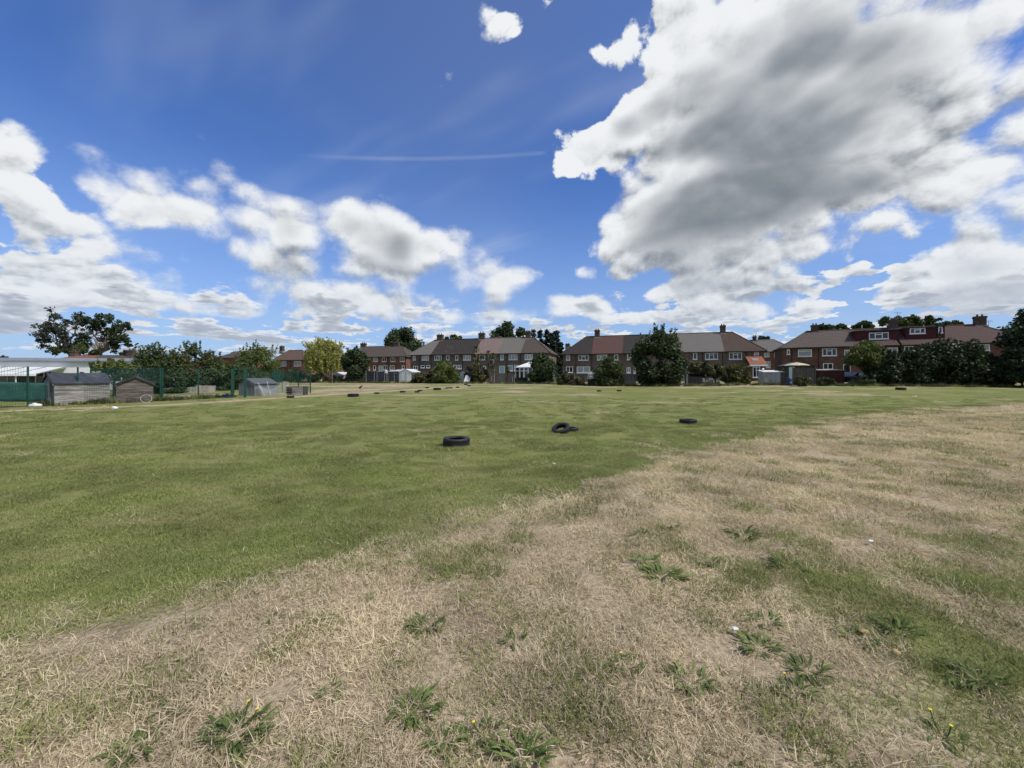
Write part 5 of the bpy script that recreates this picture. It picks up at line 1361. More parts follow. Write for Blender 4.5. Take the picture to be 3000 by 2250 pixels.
fence('dark navy close-boarded fence below the orange brick houses', 3, 985, 1270, 705, 67.5, 66.5, 'fence_navy', post='steel_post')
fence('dark slate fence beside the white tarpaulin shelter', 3, 1272, 1412, 705, 66.4, 66.0, 'fence_navy')
gshed('tarpaulin_shelter', 'white tarpaulin shelter with pitched top behind the navy fence', 3, 1412, 1592, 705, 672, 66.5, 3.0, 'plastic_white', 'plastic_white', door=(0.42, 0.62, 'net_white'))
gshed('long_shed', 'long low pale roof beside the white tarpaulin shelter', 3, 1275, 1412, 702, 676, 69.0, 3.0, 'fence_grey', 'pale_grey_panel', gable_front=False)
gshed('white_roof_shed', 'small shed with white roof between willow and dark tree', 3, 552, 690, 740, 712, 70, 2.6, 'pale_grey_panel', 'plastic_white')
posts('bare grey fence posts with wire in front of the navy fence', 3, [545, 985, 1090, 1222, 1265, 1350, 1500], 690, 64.5, wires=4)
# satellite dish on a pole
px, py = cp(3, 1247, 706); q = W(px, py, 66.2)
t = thing('satellite_dish', 'round white satellite dish on a pole above the navy fence', 'satellite dish', (q.x, 66.2, Z(q.x, 66.2)))
m = MB(); m.lathe([(0.02, 0.05), (0.14, 0.03), (0.25, 0.0), (0.28, -0.04), (0.285, -0.05), (0.25, -0.02), (0.13, 0.01), (0.02, 0.03)], 20)
m.v = [(q.x + a, 66.2 - c_, q.z + b) for a, b, c_ in m.v]; m.build('dish', MATS['plastic_white'], t, True)
MB().bar((q.x, 66.22, Z(q.x, 66.2) - 0.1), (q.x, 66.22, q.z), 0.03, 6).build('pole', MATS['steel_post'], t)

T = tree
T('scrub_bush', 'brown twiggy bush beside the willow foot', 'bush', 960, 30, 1088, 1120, 68, 'leaf_brown', 3200, 0.17, 16, 'dome', seed=601)
T('scrub_bush', 'small bright yellow bush at the end of the far mesh', 'bush', 926, 9, 1104, 1121, 66, 'leaf_willow', 700, 0.14, 8, 'dome', seed=602)
T('scrub_bush', 'low dark bush at the foot of the rounded dark tree', 'bush', 1000, 14, 1096, 1120, 67, 'leaf_dark', 1500, 0.18, 9, 'dome', seed=603)
T('scrub_bush', 'olive undergrowth left of the round yellow-green bush', 'bush', 1226, 26, 1092, 1124, 61, 'leaf_olive', 3000, 0.16, 14, 'dome', seed=604, sprigs=12)
T('scrub_bush', 'brown undergrowth touching the round yellow-green bush', 'bush', 1262, 22, 1080, 1124, 61.5, 'leaf_olive', 3000, 0.16, 14, 'dome', seed=605)
T('scrub_bush', 'brown-purple shrub below the pink roof, beside the palms', 'bush', 1374, 16, 1068, 1100, 63, 'leaf_brown', 1800, 0.17, 10, 'dome', seed=606)
T('scrub_bush', 'small yellow-green conifer before the pale blue door', 'bush', 1487, 9, 1070, 1092, 64, 'leaf_light', 1100, 0.14, 8, 'cone', seed=607)
T('scrub_bush', 'tangle of grey-brown scrub between the two terraces', 'bush', 1655, 26, 1090, 1128, 52, 'leaf_olive', 3200, 0.14, 14, 'dome', seed=608, sprigs=14)
T('scrub_bush', 'low dry scrub before the grey board fence', 'bush', 1690, 24, 1102, 1130, 50, 'leaf_brown', 2400, 0.13, 12, 'dome', seed=609)
T('scrub_bush', 'twiggy low hedge below the white garden chairs', 'bush', 2085, 30, 1114, 1131, 46, 'leaf_brown', 2400, 0.12, 14, 'dome', seed=610)
T('scrub_bush', 'pale green shrub beside the pale grey garden shed', 'bush', 2280, 20, 1074, 1092, 46, 'leaf_olive', 1600, 0.13, 9, 'dome', seed=611)
T('scrub_bush', 'dark undergrowth below the cream parasol', 'bush', 2345, 32, 1100, 1129, 41, 'leaf_olive', 3000, 0.12, 14, 'dome', seed=612)
T('scrub_bush', 'dark undergrowth in front of the dull red fence', 'bush', 2415, 34, 1104, 1129, 41, 'leaf_dark', 3000, 0.12, 14, 'dome', seed=613)
T('scrub_bush', 'dark weeds round the trunk of the spreading tree', 'bush', 2520, 46, 1098, 1129, 41.5, 'leaf_dark', 4000, 0.12, 16, 'dome', seed=614)

fence('low grey fence behind the olive undergrowth', 4, 20, 290, 760, 62.5, 62.0, 'fence_grey')
gshed('plastic_shed', 'white plastic shed with grey pitched roof beside the palms', 4, 640, 745, 765, 732, 62, 2.4, 'plastic_white', 'felt_roof_grey')
gshed('dark_shed', 'dark little shed behind the leaning white board', 4, 705, 790, 782, 752, 61, 1.8, 'fence_dark', 'felt_roof')
fence('dark board fence between the small sheds and the palms', 4, 785, 960, 785, 61.2, 60.8, 'fence_dark')
A = W(*cp(4, 735, 888), 60.2); B_ = W(*cp(4, 765, 792), 60.6); hw = 0.45
tag(MB().hexa([(A.x - hw, A.y, A.z), (A.x + hw, A.y, A.z), (A.x + hw, A.y + 0.05, A.z), (A.x - hw, A.y + 0.05, A.z)], [(B_.x - hw, B_.y, B_.z), (B_.x + hw, B_.y, B_.z), (B_.x + hw, B_.y + 0.05, B_.z), (B_.x - hw, B_.y + 0.05, B_.z)]).build('leaning_board', MATS['plastic_white']),
    'tall white board leaning against the dark little shed', 'board')

def cordyline(label, px, ptop, Y, heads, seed):
    r = np.random.default_rng(seed); k = Y / F_PX; x = (px - 1500) * k; g = Z(x, Y); m = MB(); C_, T_ = [], []
    t = thing('cabbage_palm', label, 'palm', (x, Y, g)); lf = MB(); tones = []
    for (hx, hy, R) in heads:
        c = Vector(((hx - 1500) * k, Y + r.uniform(-0.4, 0.4), CAM_Z + (HOR - hy) * k))
        limb(m, (x, Y, g - 0.1), c, 0.14, 0.09, r, 0.12)
        for i in range(70):
            an = r.uniform(0, 6.28); el = r.uniform(-0.9, 1.2); d = Vector((math.cos(an) * math.cos(el), math.sin(an) * math.cos(el), math.sin(el))); L = R * k * r.uniform(0.8, 1.2)
            sd = d.cross(Vector((0, 0, 1))).normalized() * 0.055; p1 = c + d * L * 0.55; p2 = c + d * L + Vector((0, 0, -0.35 * L * (1.2 - el * 0.5)))
            lf.add([c - sd * 0.4, c + sd * 0.4, p1 + sd, p1 - sd, p2], [(0, 1, 2, 3), (3, 2, 4)]); tt = r.uniform(0.0, 0.9); tones += [tt, tt]
    me = lf.mesh('cordyline'); a = me.attributes.new('tone', 'FLOAT', 'FACE'); a.data.foreach_set('value', np.array(tones, np.float32)); me.materials.append(MATS['leaf_olive'])
    link('crown', me, t); m.build('trunk', MATS['bark_pale'], t, True)
x4 = lambda u: cp(4, u, 0)[0]; y4 = lambda v: cp(4, 0, v)[1]
cordyline('taller spiky palm with drooping dead leaves nearer the black roof', x4(862), 0, 61, [(x4(862), y4(455), 17), (x4(840), y4(560), 15), (x4(885), y4(620), 15), (x4(930), y4(540), 12)], 1)
cordyline('second spiky palm with a leaning pale trunk before the pink-roofed house', x4(1045), 0, 60.5, [(x4(1020), y4(510), 15), (x4(1085), y4(540), 14), (x4(1045), y4(640), 17), (x4(1080), y4(690), 14)], 2)
T('scrub_bush', 'grey-green bush around the feet of the palms', 'bush', x4(890), 22, 1058, 1122, 60.6, 'leaf_olive', 3500, 0.16, 18, 'dome', seed=615, sprigs=24)
T('scrub_bush', 'pale shrub between the two palms', 'bush', x4(975), 18, 1078, 1120, 61.5, 'leaf_olive', 2200, 0.16, 12, 'dome', seed=616, sprigs=10)
fence('weathered grey board fence right of the palms', 4, 1100, 1262, 762, 60.5, 60.2, 'fence_grey', post='concrete')
fence('dark board fence below the white conservatory', 4, 1335, 1545, 822, 59.5, 59.0, 'fence_dark', post='concrete')
fence('narrow grey fence stretch joining the two board fences', 4, 1264, 1334, 770, 60.1, 59.7, 'fence_grey')
posts('thin concrete posts at the field edge by the conservatory', 4, [1355, 1530], 785, 58.6, 'concrete', 0.05, wires=2)
posts('leaning grey poles beside the dark clipped-looking tree', 4, [1870, 1915, 1990], 740, 57, 'steel_post', 0.04, wires=2, lean={1: -0.9})

def conservatory():
    Y = 65.5; x0, y0 = cp(4, 1372, 785); x1 = cp(4, 1590, 0)[0]; fr = Frame(((x0 - 1500) / F_PX * Y, Y), ((x1 - 1500) / F_PX * Y, Y - 1.0), 0.5); L = fr.L; D = 3.0
    ze = fr.hit(x0 + 10, cp(4, 0, 690)[1])[1]; zr = fr.hit(x0 + 30, cp(4, 0, 622)[1])[1]
    t = thing('conservatory', 'white-framed conservatory with pale pyramid roof before the end house', 'conservatory', fr.p(L / 2, 0, 0)); P = fr.p
    MB().fbox(fr, 0, L, 0, D, -0.3, 0.45).build('dwarf_wall', MATS['brick_brown'], t)
    n = 4
    for i in range(n): add_window(fr, t, L * i / n + 0.01, L * (i + 1) / n - 0.01, 0.47, ze - 0.02, 'w')
    MB().fbox(fr, 0.05, L - 0.05, 0.06, D, 0.45, ze - 0.03).build('interior', MATS['dark_gap'], t)
    m = MB(); m.add([P(-0.15, -0.15, ze), P(L + 0.15, -0.15, ze), P(L + 0.15, D, ze), P(-0.15, D, ze), P(L * 0.62, D * 0.6, zr), P(L * 0.8, D * 0.6, zr)], [(0, 1, 5, 4), (1, 2, 5), (2, 3, 4, 5), (3, 0, 4), (3, 2, 1, 0)])
    rf = m.build('roof', MATS['polycarbonate'], t)
    for i in range(6):
        a = L * i / 5; b = L * (0.62 + 0.18 * i / 5); MB().bar(P(a, -0.14, ze + 0.02), P(b, D * 0.6, zr + 0.02), 0.03, 4).build('glazing_bar', MATS['white_paint'], rf)
    MB().bar(P(L * 0.62, D * 0.6, zr), P(L * 0.62, D * 0.6, zr + 0.22), 0.05, 6).build('finial', MATS['white_paint'], rf)
    MB().fbox(fr, -0.18, L + 0.18, -0.24, -0.152, ze - 0.08, ze + 0.06).build('gutter', MATS['white_paint'], t)
conservatory()

fence('grey upright-board fence below the red roof', 5, 412, 562, 856, 50.5, 50.0, 'fence_grey', post='steel_post')
fence('tall grey fence panel between spiky shrub and tallest tree', 5, 1050, 1302, 868, 48.2, 47.8, 'fence_grey', post='steel_post')
fence('low dark fence behind the dry scrub between the terraces', 5, 150, 410, 880, 52.5, 51.5, 'fence_dark')
loose = [(5, 655, 870, 0.9, 0.5, 'crumpled white tarpaulin heaped on the fence by the spiky shrub'), (5, 655, 915, 1.0, 0.45, 'folded grey-white sheet under the crumpled tarpaulin')]
for i, (k, u, v, w_, h_, lab) in enumerate(loose):
    o = loose_bag('tarpaulin', lab, 1000, 1300, w_, h_, 11 + i, 'net_white'); q = W(*cp(k, u, v + 20), 49.4); o.location = (q.x, 49.4, q.z); o['category'] = 'tarpaulin'
t = thing('log_pile', 'stack of pale timber under the white tarpaulin', 'timber', (W(*cp(5, 655, 1000), 49.6).x, 49.6, 0.45))
q = W(*cp(5, 655, 1000), 49.6)
for i in range(7): MB().box(q.x - 0.5 + 0.03 * (i % 3), q.x + 0.5 - 0.02 * (i % 2), 49.3, 49.9, 0.40 + i * 0.17, 0.56 + i * 0.17).build('timber', MATS['fence_dark'], t)
posts('rusty leaning stakes and wire beside the tallest garden tree', 6, [450, 505, 545, 560], 745, 46.5, 'steel_post', 0.045, wires=4, lean={0: 0.55})
fence('low brown panel fence beside the leaning stakes', 6, 552, 786, 897, 46.6, 46.2, 'fence_dark', panel=2.6)
gshed('dark_shed', 'low dark-roofed shed behind the low brown fence', 6, 560, 785, 868, 828, 50, 2.5, 'fence_dark', 'felt_roof', gable_front=False)

def garden_chair(label, k, u, v, Y, rz):
    q = W(*cp(k, u, v), Y); g = Z(q.x, Y) ; t = thing('garden_chair', label, 'chair', (q.x, Y, g), 'white garden chairs'); t.rotation_euler[2] = rz
    def part(nm, x0, x1, y0, y1, z0, z1):
        o = bpy.data.objects.new(nm, MB().box(x0, x1, y0, y1, z0, z1).mesh(nm)); o.data.materials.append(MATS['plastic_white']); COL.objects.link(o); o.parent = t
    part('seat', -0.25, 0.25, -0.25, 0.25, 0.40, 0.45)
    for sx in (-0.22, 0.22):
        for sy in (-0.22, 0.22): part('leg', sx - 0.03, sx + 0.03, sy - 0.03, sy + 0.03, 0, 0.399)
        part('armrest', sx - 0.035, sx + 0.035, -0.22, 0.24, 0.63, 0.67); part('arm_support', sx - 0.025, sx + 0.025, -0.22, -0.16, 0.451, 0.629)
    part('backrest', -0.24, 0.24, 0.20, 0.25, 0.451, 0.86)
garden_chair('white plastic garden chair nearest the low brown fence', 6, 805, 950, 46.8, 0.3)
garden_chair('white plastic garden chair in the middle of the three', 6, 905, 955, 46.8, -0.2)
garden_chair('white plastic garden chair farthest from the low brown fence', 6, 985, 950, 47.2, 0.8)

def leanto():
    fr = Frame(frC.p(0, -3.0, 0)[:2], frC.p(frC.L, -3.0, 0)[:2], frC.z0); a0 = fr.hit(cp(6, 1470, 0)[0])[0]; a1 = fr.hit(cp(6, 1690, 0)[0])[0]; mx = cp(6, 1570, 0)[0]
    zt = fr.hit(mx, cp(6, 0, 640)[1])[1]; zb = fr.hit(mx, cp(6, 0, 728)[1])[1]; zf = fr.hit(mx, cp(6, 0, 752)[1])[1]
    t = thing('brick_extension', 'brick lean-to with bright orange tiled roof and skylight', 'extension', fr.p(a0, 0, 0)); P = fr.p
    MB().fbox(fr, a0, a1, 0.05, 2.98, -0.4, zb - 0.1).build('wall', MATS['brick_red'], t)
    MB().hexa([P(a0 - 0.15, -0.2, zb), P(a1 + 0.15, -0.2, zb), P(a1 + 0.15, 2.98, zt + 0.5), P(a0 - 0.15, 2.98, zt + 0.5)], [P(a0 - 0.15, -0.2, zb + 0.08), P(a1 + 0.15, -0.2, zb + 0.08), P(a1 + 0.15, 2.98, zt + 0.58), P(a0 - 0.15, 2.98, zt + 0.58)]).build('roof', MATS['orange_tile'], t)
    MB().fbox(fr, a0 - 0.2, a1 + 0.2, -0.28, -0.203, zf, zb).build('fascia', MATS['white_paint'], t)
    c_ = (a0 + a1) / 2; sl = (zt + 0.5 - zb) / 3.18
    MB().hexa([P(c_ - 0.55, 0.9, zb + 0.10 + sl * 1.1), P(c_ + 0.35, 0.9, zb + 0.10 + sl * 1.1), P(c_ + 0.35, 1.8, zb + 0.10 + sl * 2.0), P(c_ - 0.55, 1.8, zb + 0.10 + sl * 2.0)],
              [P(c_ - 0.55, 0.9, zb + 0.16 + sl * 1.1), P(c_ + 0.35, 0.9, zb + 0.16 + sl * 1.1), P(c_ + 0.35, 1.8, zb + 0.16 + sl * 2.0), P(c_ - 0.55, 1.8, zb + 0.16 + sl * 2.0)]).build('skylight', MATS['steel_post'], t)
    add_window(fr, t, a0 + 0.3, a0 + 1.3, 0.9, zb - 0.35, '2', b=0.05)
leanto()
gshed('grey_shed', 'pale grey boarded garden shed at the field edge', 6, 1660, 1890, 838, 812, 45.5, 2.2, 'pale_grey_panel', 'plastic_white', gable_front=False, door=(0.02, 0.40, 'concrete'))
fence('pale grey gate panel joining the pale grey shed', 6, 1893, 1975, 832, 45.0, 44.8, 'fence_grey', panel=0.9)
q = W(*cp(6, 1652, 845), 46.5)
t = thing('washing', 'white towel hanging beside the pale grey shed', 'towel', (q.x, 46.5, q.z - 0.6))
m = MB(); vs = [(q.x - 0.14 + 0.28 * i / 6, 46.5 + 0.05 * math.sin(i * 2.2 + j), q.z + 0.55 - 1.15 * j / 6) for j in range(7) for i in range(7)]
m.add(vs, [(j * 7 + i, j * 7 + i + 1, j * 7 + i + 8, j * 7 + i + 7) for j in range(6) for i in range(6)]); o = m.build('cloth', MATS['plastic_white'], t, True); o.modifiers.new('t', 'SOLIDIFY').thickness = 0.01
MB().bar((q.x, 46.55, Z(q.x, 46.5)), (q.x, 46.55, q.z + 0.62), 0.03, 6).build('pole', MATS['steel_post'], t)

def parasol():
    Y = 44; q = W(*cp(7, 465, 925), Y); g = Z(q.x, Y); R = (640 - 290) / 2 / 5.53 / F_PX * Y
    t = thing('parasol', 'open cream parasol in the garden of the hipped end house', 'parasol', (q.x, Y, g))
    n = 12; vs = [(q.x, Y, q.z + 0.22)]; fs = []
    for i in range(n):
        a = 2 * math.pi * i / n; vs.append((q.x + math.cos(a) * R * 0.5, Y + math.sin(a) * R * 0.5, q.z + 0.10)); vs.append((q.x + math.cos(a) * R, Y + math.sin(a) * R, q.z - 0.14 + 0.03 * (i % 2)))
    for i in range(n): j = (i + 1) % n; fs += [(0, 1 + 2 * i, 1 + 2 * j), (1 + 2 * i, 2 + 2 * i, 2 + 2 * j, 1 + 2 * j)]
    o = MB().add(vs, fs).build('canopy', MATS['canvas_cream'], t); o.modifiers.new('t', 'SOLIDIFY').thickness = 0.01
    MB().bar((q.x, Y, g), (q.x, Y, q.z + 0.28), 0.03, 6).build('pole', MATS['bark'], t)
    for i in range(6): a = i * math.pi / 3; MB().bar((q.x, Y, q.z - 0.12), (q.x + math.cos(a) * R * 0.9, Y + math.sin(a) * R * 0.9, q.z - 0.10), 0.012, 4).build('rib', MATS['bark'], t)
parasol()
gshed('garden_room', 'glazed garden cabin with dark curved roof behind the parasol', 7, 310, 700, 952, 888, 47, 2.6, 'fence_dark', 'felt_roof', door=(0.06, 0.26, 'door_blue'))
fence('dark slatted fence with bare stems below the parasol', 7, 405, 785, 985, 42.8, 42.4, 'fence_dark', post='bark')
gshed('red_shed', 'dull red boarded shed with flat top under the lower window', 7, 830, 1168, 1025, 1008, 44.5, 2.0, 'fence_red', 'concrete', gable_front=False)
x, y = (cp(7, 345, 0)[0] - 1500) / F_PX * 42.6, 42.6; g = Z(x, y)
m = MB(); m.lathe([(0.0, 0.0), (0.27, 0.0), (0.29, 0.1), (0.31, 0.3), (0.29, 0.31), (0.30, 0.6), (0.28, 0.88), (0.0, 0.90)], 20, False); m.v = [(a + x, b + y, c_ + g) for a, b, c_ in m.v]
tag(m.build('water_barrel', MATS['blue_plastic'], None, True), 'dark blue water barrel near the pale grey gate panel', 'barrel')

def car():
    Y = 45.0; q = W(*cp(7, 1440, 1165), Y); g = Z(q.x, Y); t = thing('parked_car', 'dark car parked under the light green spreading tree', 'car', (q.x, Y, g)); t.rotation_euler[2] = 0.35
    def part(nm, mb, mt, sm=False, par=None):
        me = mb.mesh(nm, sm); me.materials.append(MATS[mt]); o = bpy.data.objects.new(nm, me); COL.objects.link(o); o.parent = par or t; return o
    def shell(prof, w0, w1):
        n = len(prof); m = MB(); vs = [(x, -w0 if z < 0.9 else -w1, z) for x, z in prof] + [(x, w0 if z < 0.9 else w1, z) for x, z in prof]
        return m.add(vs, [tuple(range(n)), tuple(range(2 * n - 1, n - 1, -1))] + [(i, n + i, n + (i + 1) % n, (i + 1) % n) for i in range(n)])
    part('body', shell([(-2.0, 0.25), (2.0, 0.25), (2.05, 0.55), (1.95, 0.80), (1.0, 0.93), (0.25, 1.38), (-1.0, 1.45), (-1.8, 1.02), (-2.02, 0.85)], 0.86, 0.68), 'car_paint')
    for s_ in (-1, 1): part('side_window', MB().hexa([(-1.35, s_ * 0.80, 1.0), (0.75, s_ * 0.80, 1.0), (0.75, s_ * 0.84, 1.0), (-1.35, s_ * 0.84, 1.0)], [(-0.95, s_ * 0.70, 1.36), (0.25, s_ * 0.70, 1.34), (0.25, s_ * 0.74, 1.34), (-0.95, s_ * 0.74, 1.36)]), 'glass')
    part('windscreen', MB().hexa([(0.95, -0.66, 0.97), (1.0, -0.66, 0.95), (1.0, 0.66, 0.95), (0.95, 0.66, 0.97)], [(0.33, -0.58, 1.36), (0.38, -0.58, 1.35), (0.38, 0.58, 1.35), (0.33, 0.58, 1.36)]), 'glass')
    for sx in (-1.25, 1.25):
        for sy in (-0.80, 0.80):
            m = MB(); m.lathe([(0.16, -0.1), (0.30, -0.1), (0.32, -0.06), (0.32, 0.06), (0.30, 0.1), (0.16, 0.1)], 20); m.v = [(a + sx, c_ + sy, b + 0.32) for a, b, c_ in m.v]; w_ = part('wheel', m, 'tyre_rubber')
            m = MB(); m.lathe([(0.0, -0.08), (0.155, -0.08), (0.155, 0.08), (0.0, 0.08)], 16, False); m.v = [(a + sx, c_ + sy, b + 0.32) for a, b, c_ in m.v]; part('rim', m, 'steel_post', par=w_)
    for sy in (-0.62, 0.62): part('headlight', MB().box(1.98, 2.06, sy - 0.14, sy + 0.14, 0.58, 0.70), 'plastic_white')
    part('number_plate', MB().box(2.051, 2.07, -0.25, 0.25, 0.38, 0.48), 'plastic_white')
car()
fence('pale concrete gate posts and boards behind the spreading tree', 7, 1780, 1860, 1030, 43.2, 43.0, 'concrete', panel=0.5)
gshed('outbuilding', 'small outbuilding with slate roof and white fascia in the dark hedge', 8, 1680, 1950, 1050, 965, 46, 3.0, 'brick_red', 'tile_brown', gable_front=True)

# aerials on roofs
for k, u, v0, v1, Y, lab in ((6, 1548, 240, 345, 80, 'thin television aerial above the set-back grey roof'), (8, 165, 250, 330, 62, 'television aerial behind the dormer chimney'), (8, 1640, 385, 460, 56, 'small aerial beside the broad chimney')):
    a, b = W(*cp(k, u, v0), Y), W(*cp(k, u, v1), Y); t = thing('television_aerial', lab, 'aerial', (a.x, Y, b.z))
    MB().bar((a.x, Y, b.z - 0.8), (a.x, Y, a.z), 0.03, 5).build('mast', MATS['steel_post'], t)
    MB().bar((a.x - 0.6, Y, a.z - 0.05), (a.x + 0.6, Y, a.z - 0.05), 0.02, 4).build('boom', MATS['steel_post'], t)
    for i in range(5): MB().bar((a.x - 0.5 + i * 0.25, Y - 0.05, a.z - 0.25), (a.x - 0.5 + i * 0.25, Y + 0.05, a.z + 0.12), 0.015, 4).build('element', MATS['steel_post'], t)
p0 = W(*cp(7, 1522, 290), 62); t = MB().bar((p0.x, 62, p0.z - 2.0), (p0.x, 62, p0.z), 0.06, 6).build('vent_pipe', MATS['plastic_white'])
tag(t, 'pale vent pipe standing on the ribbed roof beside the dormer', 'pipe')

# ------------------------------------------------------------------ tyres
def tyre_parts(R, w, mat):
    ri = 0.60 * R
    g = 0.018 * R / 0.33
    prof = [(ri, 0.14 * w), (ri + 0.03 * R, 0.05 * w), (0.80 * R, 0.0), (0.93 * R, 0.02 * w), (0.985 * R, 0.10 * w), (R, 0.17 * w)]
    for a, b in ((0.30, 0.34), (0.48, 0.52), (0.66, 0.70)): prof += [(R, a * w), (R - g, (a + 0.005) * w), (R - g, (b - 0.005) * w), (R, b * w)]
    prof += [(R, 0.83 * w), (0.985 * R, 0.90 * w), (0.93 * R, 0.98 * w), (0.80 * R, w), (ri + 0.03 * R, 0.95 * w), (ri, 0.86 * w), (ri + 0.02 * R, 0.78 * w), (0.88 * R, 0.74 * w), (0.92 * R, 0.5 * w), (0.88 * R, 0.26 * w), (ri + 0.02 * R, 0.22 * w)]
    body = MB().lathe(prof, 44)
    tread = MB(); n = 54
    for k in range(n):
        for (za, zb) in ((0.10, 0.28), (0.72, 0.90)):
            a0, a1 = 2 * math.pi * (k + 0.12) / n, 2 * math.pi * (k + 0.78) / n; r0, r1 = R * 0.97, R * 1.012
            c = lambda r, a, z: (r * math.cos(a), r * math.sin(a), z * w)
            tread.hexa([c(r0, a0, za), c(r1, a0, za + 0.02), c(r1, a1, za + 0.02), c(r0, a1, za)], [c(r0, a0, zb), c(r1, a0, zb - 0.02), c(r1, a1, zb - 0.02), c(r0, a1, zb)])
    return body, tread
def tyre(label, px, base, wpx, near=False, hpx=None, rot=None, zoff=0.0, mat='tyre_rubber', group='tyres set out on the field', wide=0.31, Yshift=0.0):
    x, y = ground_at(px, base); R = max(0.22, min(0.46, wpx / 2 / F_PX * y * 1.0)); y += R * 0.9 + Yshift; x = (px - 1500) / F_PX * y
    w_ = 2 * R * wide
    b, tr = tyre_parts(R, w_, mat)
    o = thing('tyre', label, 'tyre', (x, y, Z(x, y) + zoff - 0.01), group); o.rotation_euler = rot or (random.uniform(-0.02, 0.02), random.uniform(-0.02, 0.02), random.uniform(0, 3))
    me = b.mesh('tyre_casing', True); me.materials.append(MATS[mat]); c = bpy.data.objects.new('casing', me); COL.objects.link(c); c.parent = o
    md = c.modifiers.new('e', 'EDGE_SPLIT'); md.split_angle = math.radians(35)
    me = tr.mesh('tyre_tread'); me.materials.append(MATS[mat]); c = bpy.data.objects.new('tread', me); COL.objects.link(c); c.parent = o
    return o
tyre('large black tyre lying flat, nearest of all on the green field', 1337, 1314, 80, True, wide=0.36)
tyre('black tyre lying flat under the leaning one', 1673, 1270, 44, True, wide=0.34, Yshift=0.10)
tyre('black tyre leaning tilted on another, its open face towards the viewer', 1645, 1272, 52, True, rot=(math.radians(19), math.radians(-20), 0.15), zoff=0.09, wide=0.28, Yshift=-0.12)
tyre('single black tyre lying flat near the edge of the dry grass', 2016, 1244, 49, True, wide=0.31)
FAR = [(1035, 1163, 31, 'wide tyre at the near end of the far line of tyres'), (1104, 1154, 15, 'second tyre along the worn track'), (1180, 1150, 16, 'tall narrow tyre just before the overlapping pair'),
       (1222, 1150, 14, 'front tyre of the overlapping pair on the track'), (1230, 1146, 13, 'rear tyre of the overlapping pair on the track'), (1251, 1137.5, 10, 'small far tyre behind the overlapping pair'),
       (1281, 1143, 22, 'broad tyre in the middle of the far line'), (1310, 1138.5, 12, 'first tyre of the touching pair beyond the broad one'), (1321, 1138, 11, 'second tyre of the touching pair beyond the broad one'),
       (1341, 1136, 10, 'little tyre past the touching pair'), (1374, 1131.5, 9, 'farthest tyre, below the leaning white board'), (1365, 1128, 11, 'dark tyre against the garden edge by the white board'),
       (1755, 1147, 13, 'flat tyre out on the field below the spiky shrub'), (1814, 1146.5, 14, 'tyre on the field just right of its flat neighbour'), (2639, 1143, 24, 'lone tyre on the grass before the dark hedge'),
       (851, 1166, 20, 'tyre at the end of the mesh fence by the timber box'), (962, 1120, 9, 'tiny far tyre beside the brown twiggy bush')]
for px, by, wp, lab in FAR: tyre(lab, px, by, wp, mat='tyre_rubber', wide=0.30)

# a crow on the far grass
def crow():
    x, y = ground_at(1056, 1142); g = Z(x, y); s = 1.0
    t = thing('crow', 'small black crow standing on the far pale grass', 'bird', (x, y, g))
    me = bpy.data.meshes.new('crow'); vs = [(-0.20, 0, 0.16), (-0.06, 0, 0.24), (0.08, 0, 0.33), (0.15, 0, 0.42), (0.24, 0, 0.42)]; me.from_pydata([(a + x, b + y, c + g) for a, b, c in vs], [(0, 1), (1, 2), (2, 3), (3, 4)], [])
    o = link('body', me, t); md = o.modifiers.new('skin', 'SKIN')
    for v, r in zip(me.skin_vertices[0].data, (0.02, 0.08, 0.085, 0.055, 0.01)): v.radius = (r, r)
    me.skin_vertices[0].data[1].use_root = True; me.materials.append(MATS['crow']); o.modifiers.new('s', 'SUBSURF').levels = 1; o.modifiers['s'].render_levels = 2
    for dy in (-0.04, 0.04): MB().bar((x, y + dy, g), (x, y + dy, g + 0.2), 0.01, 4).build('leg', MATS['crow'], t)
crow()

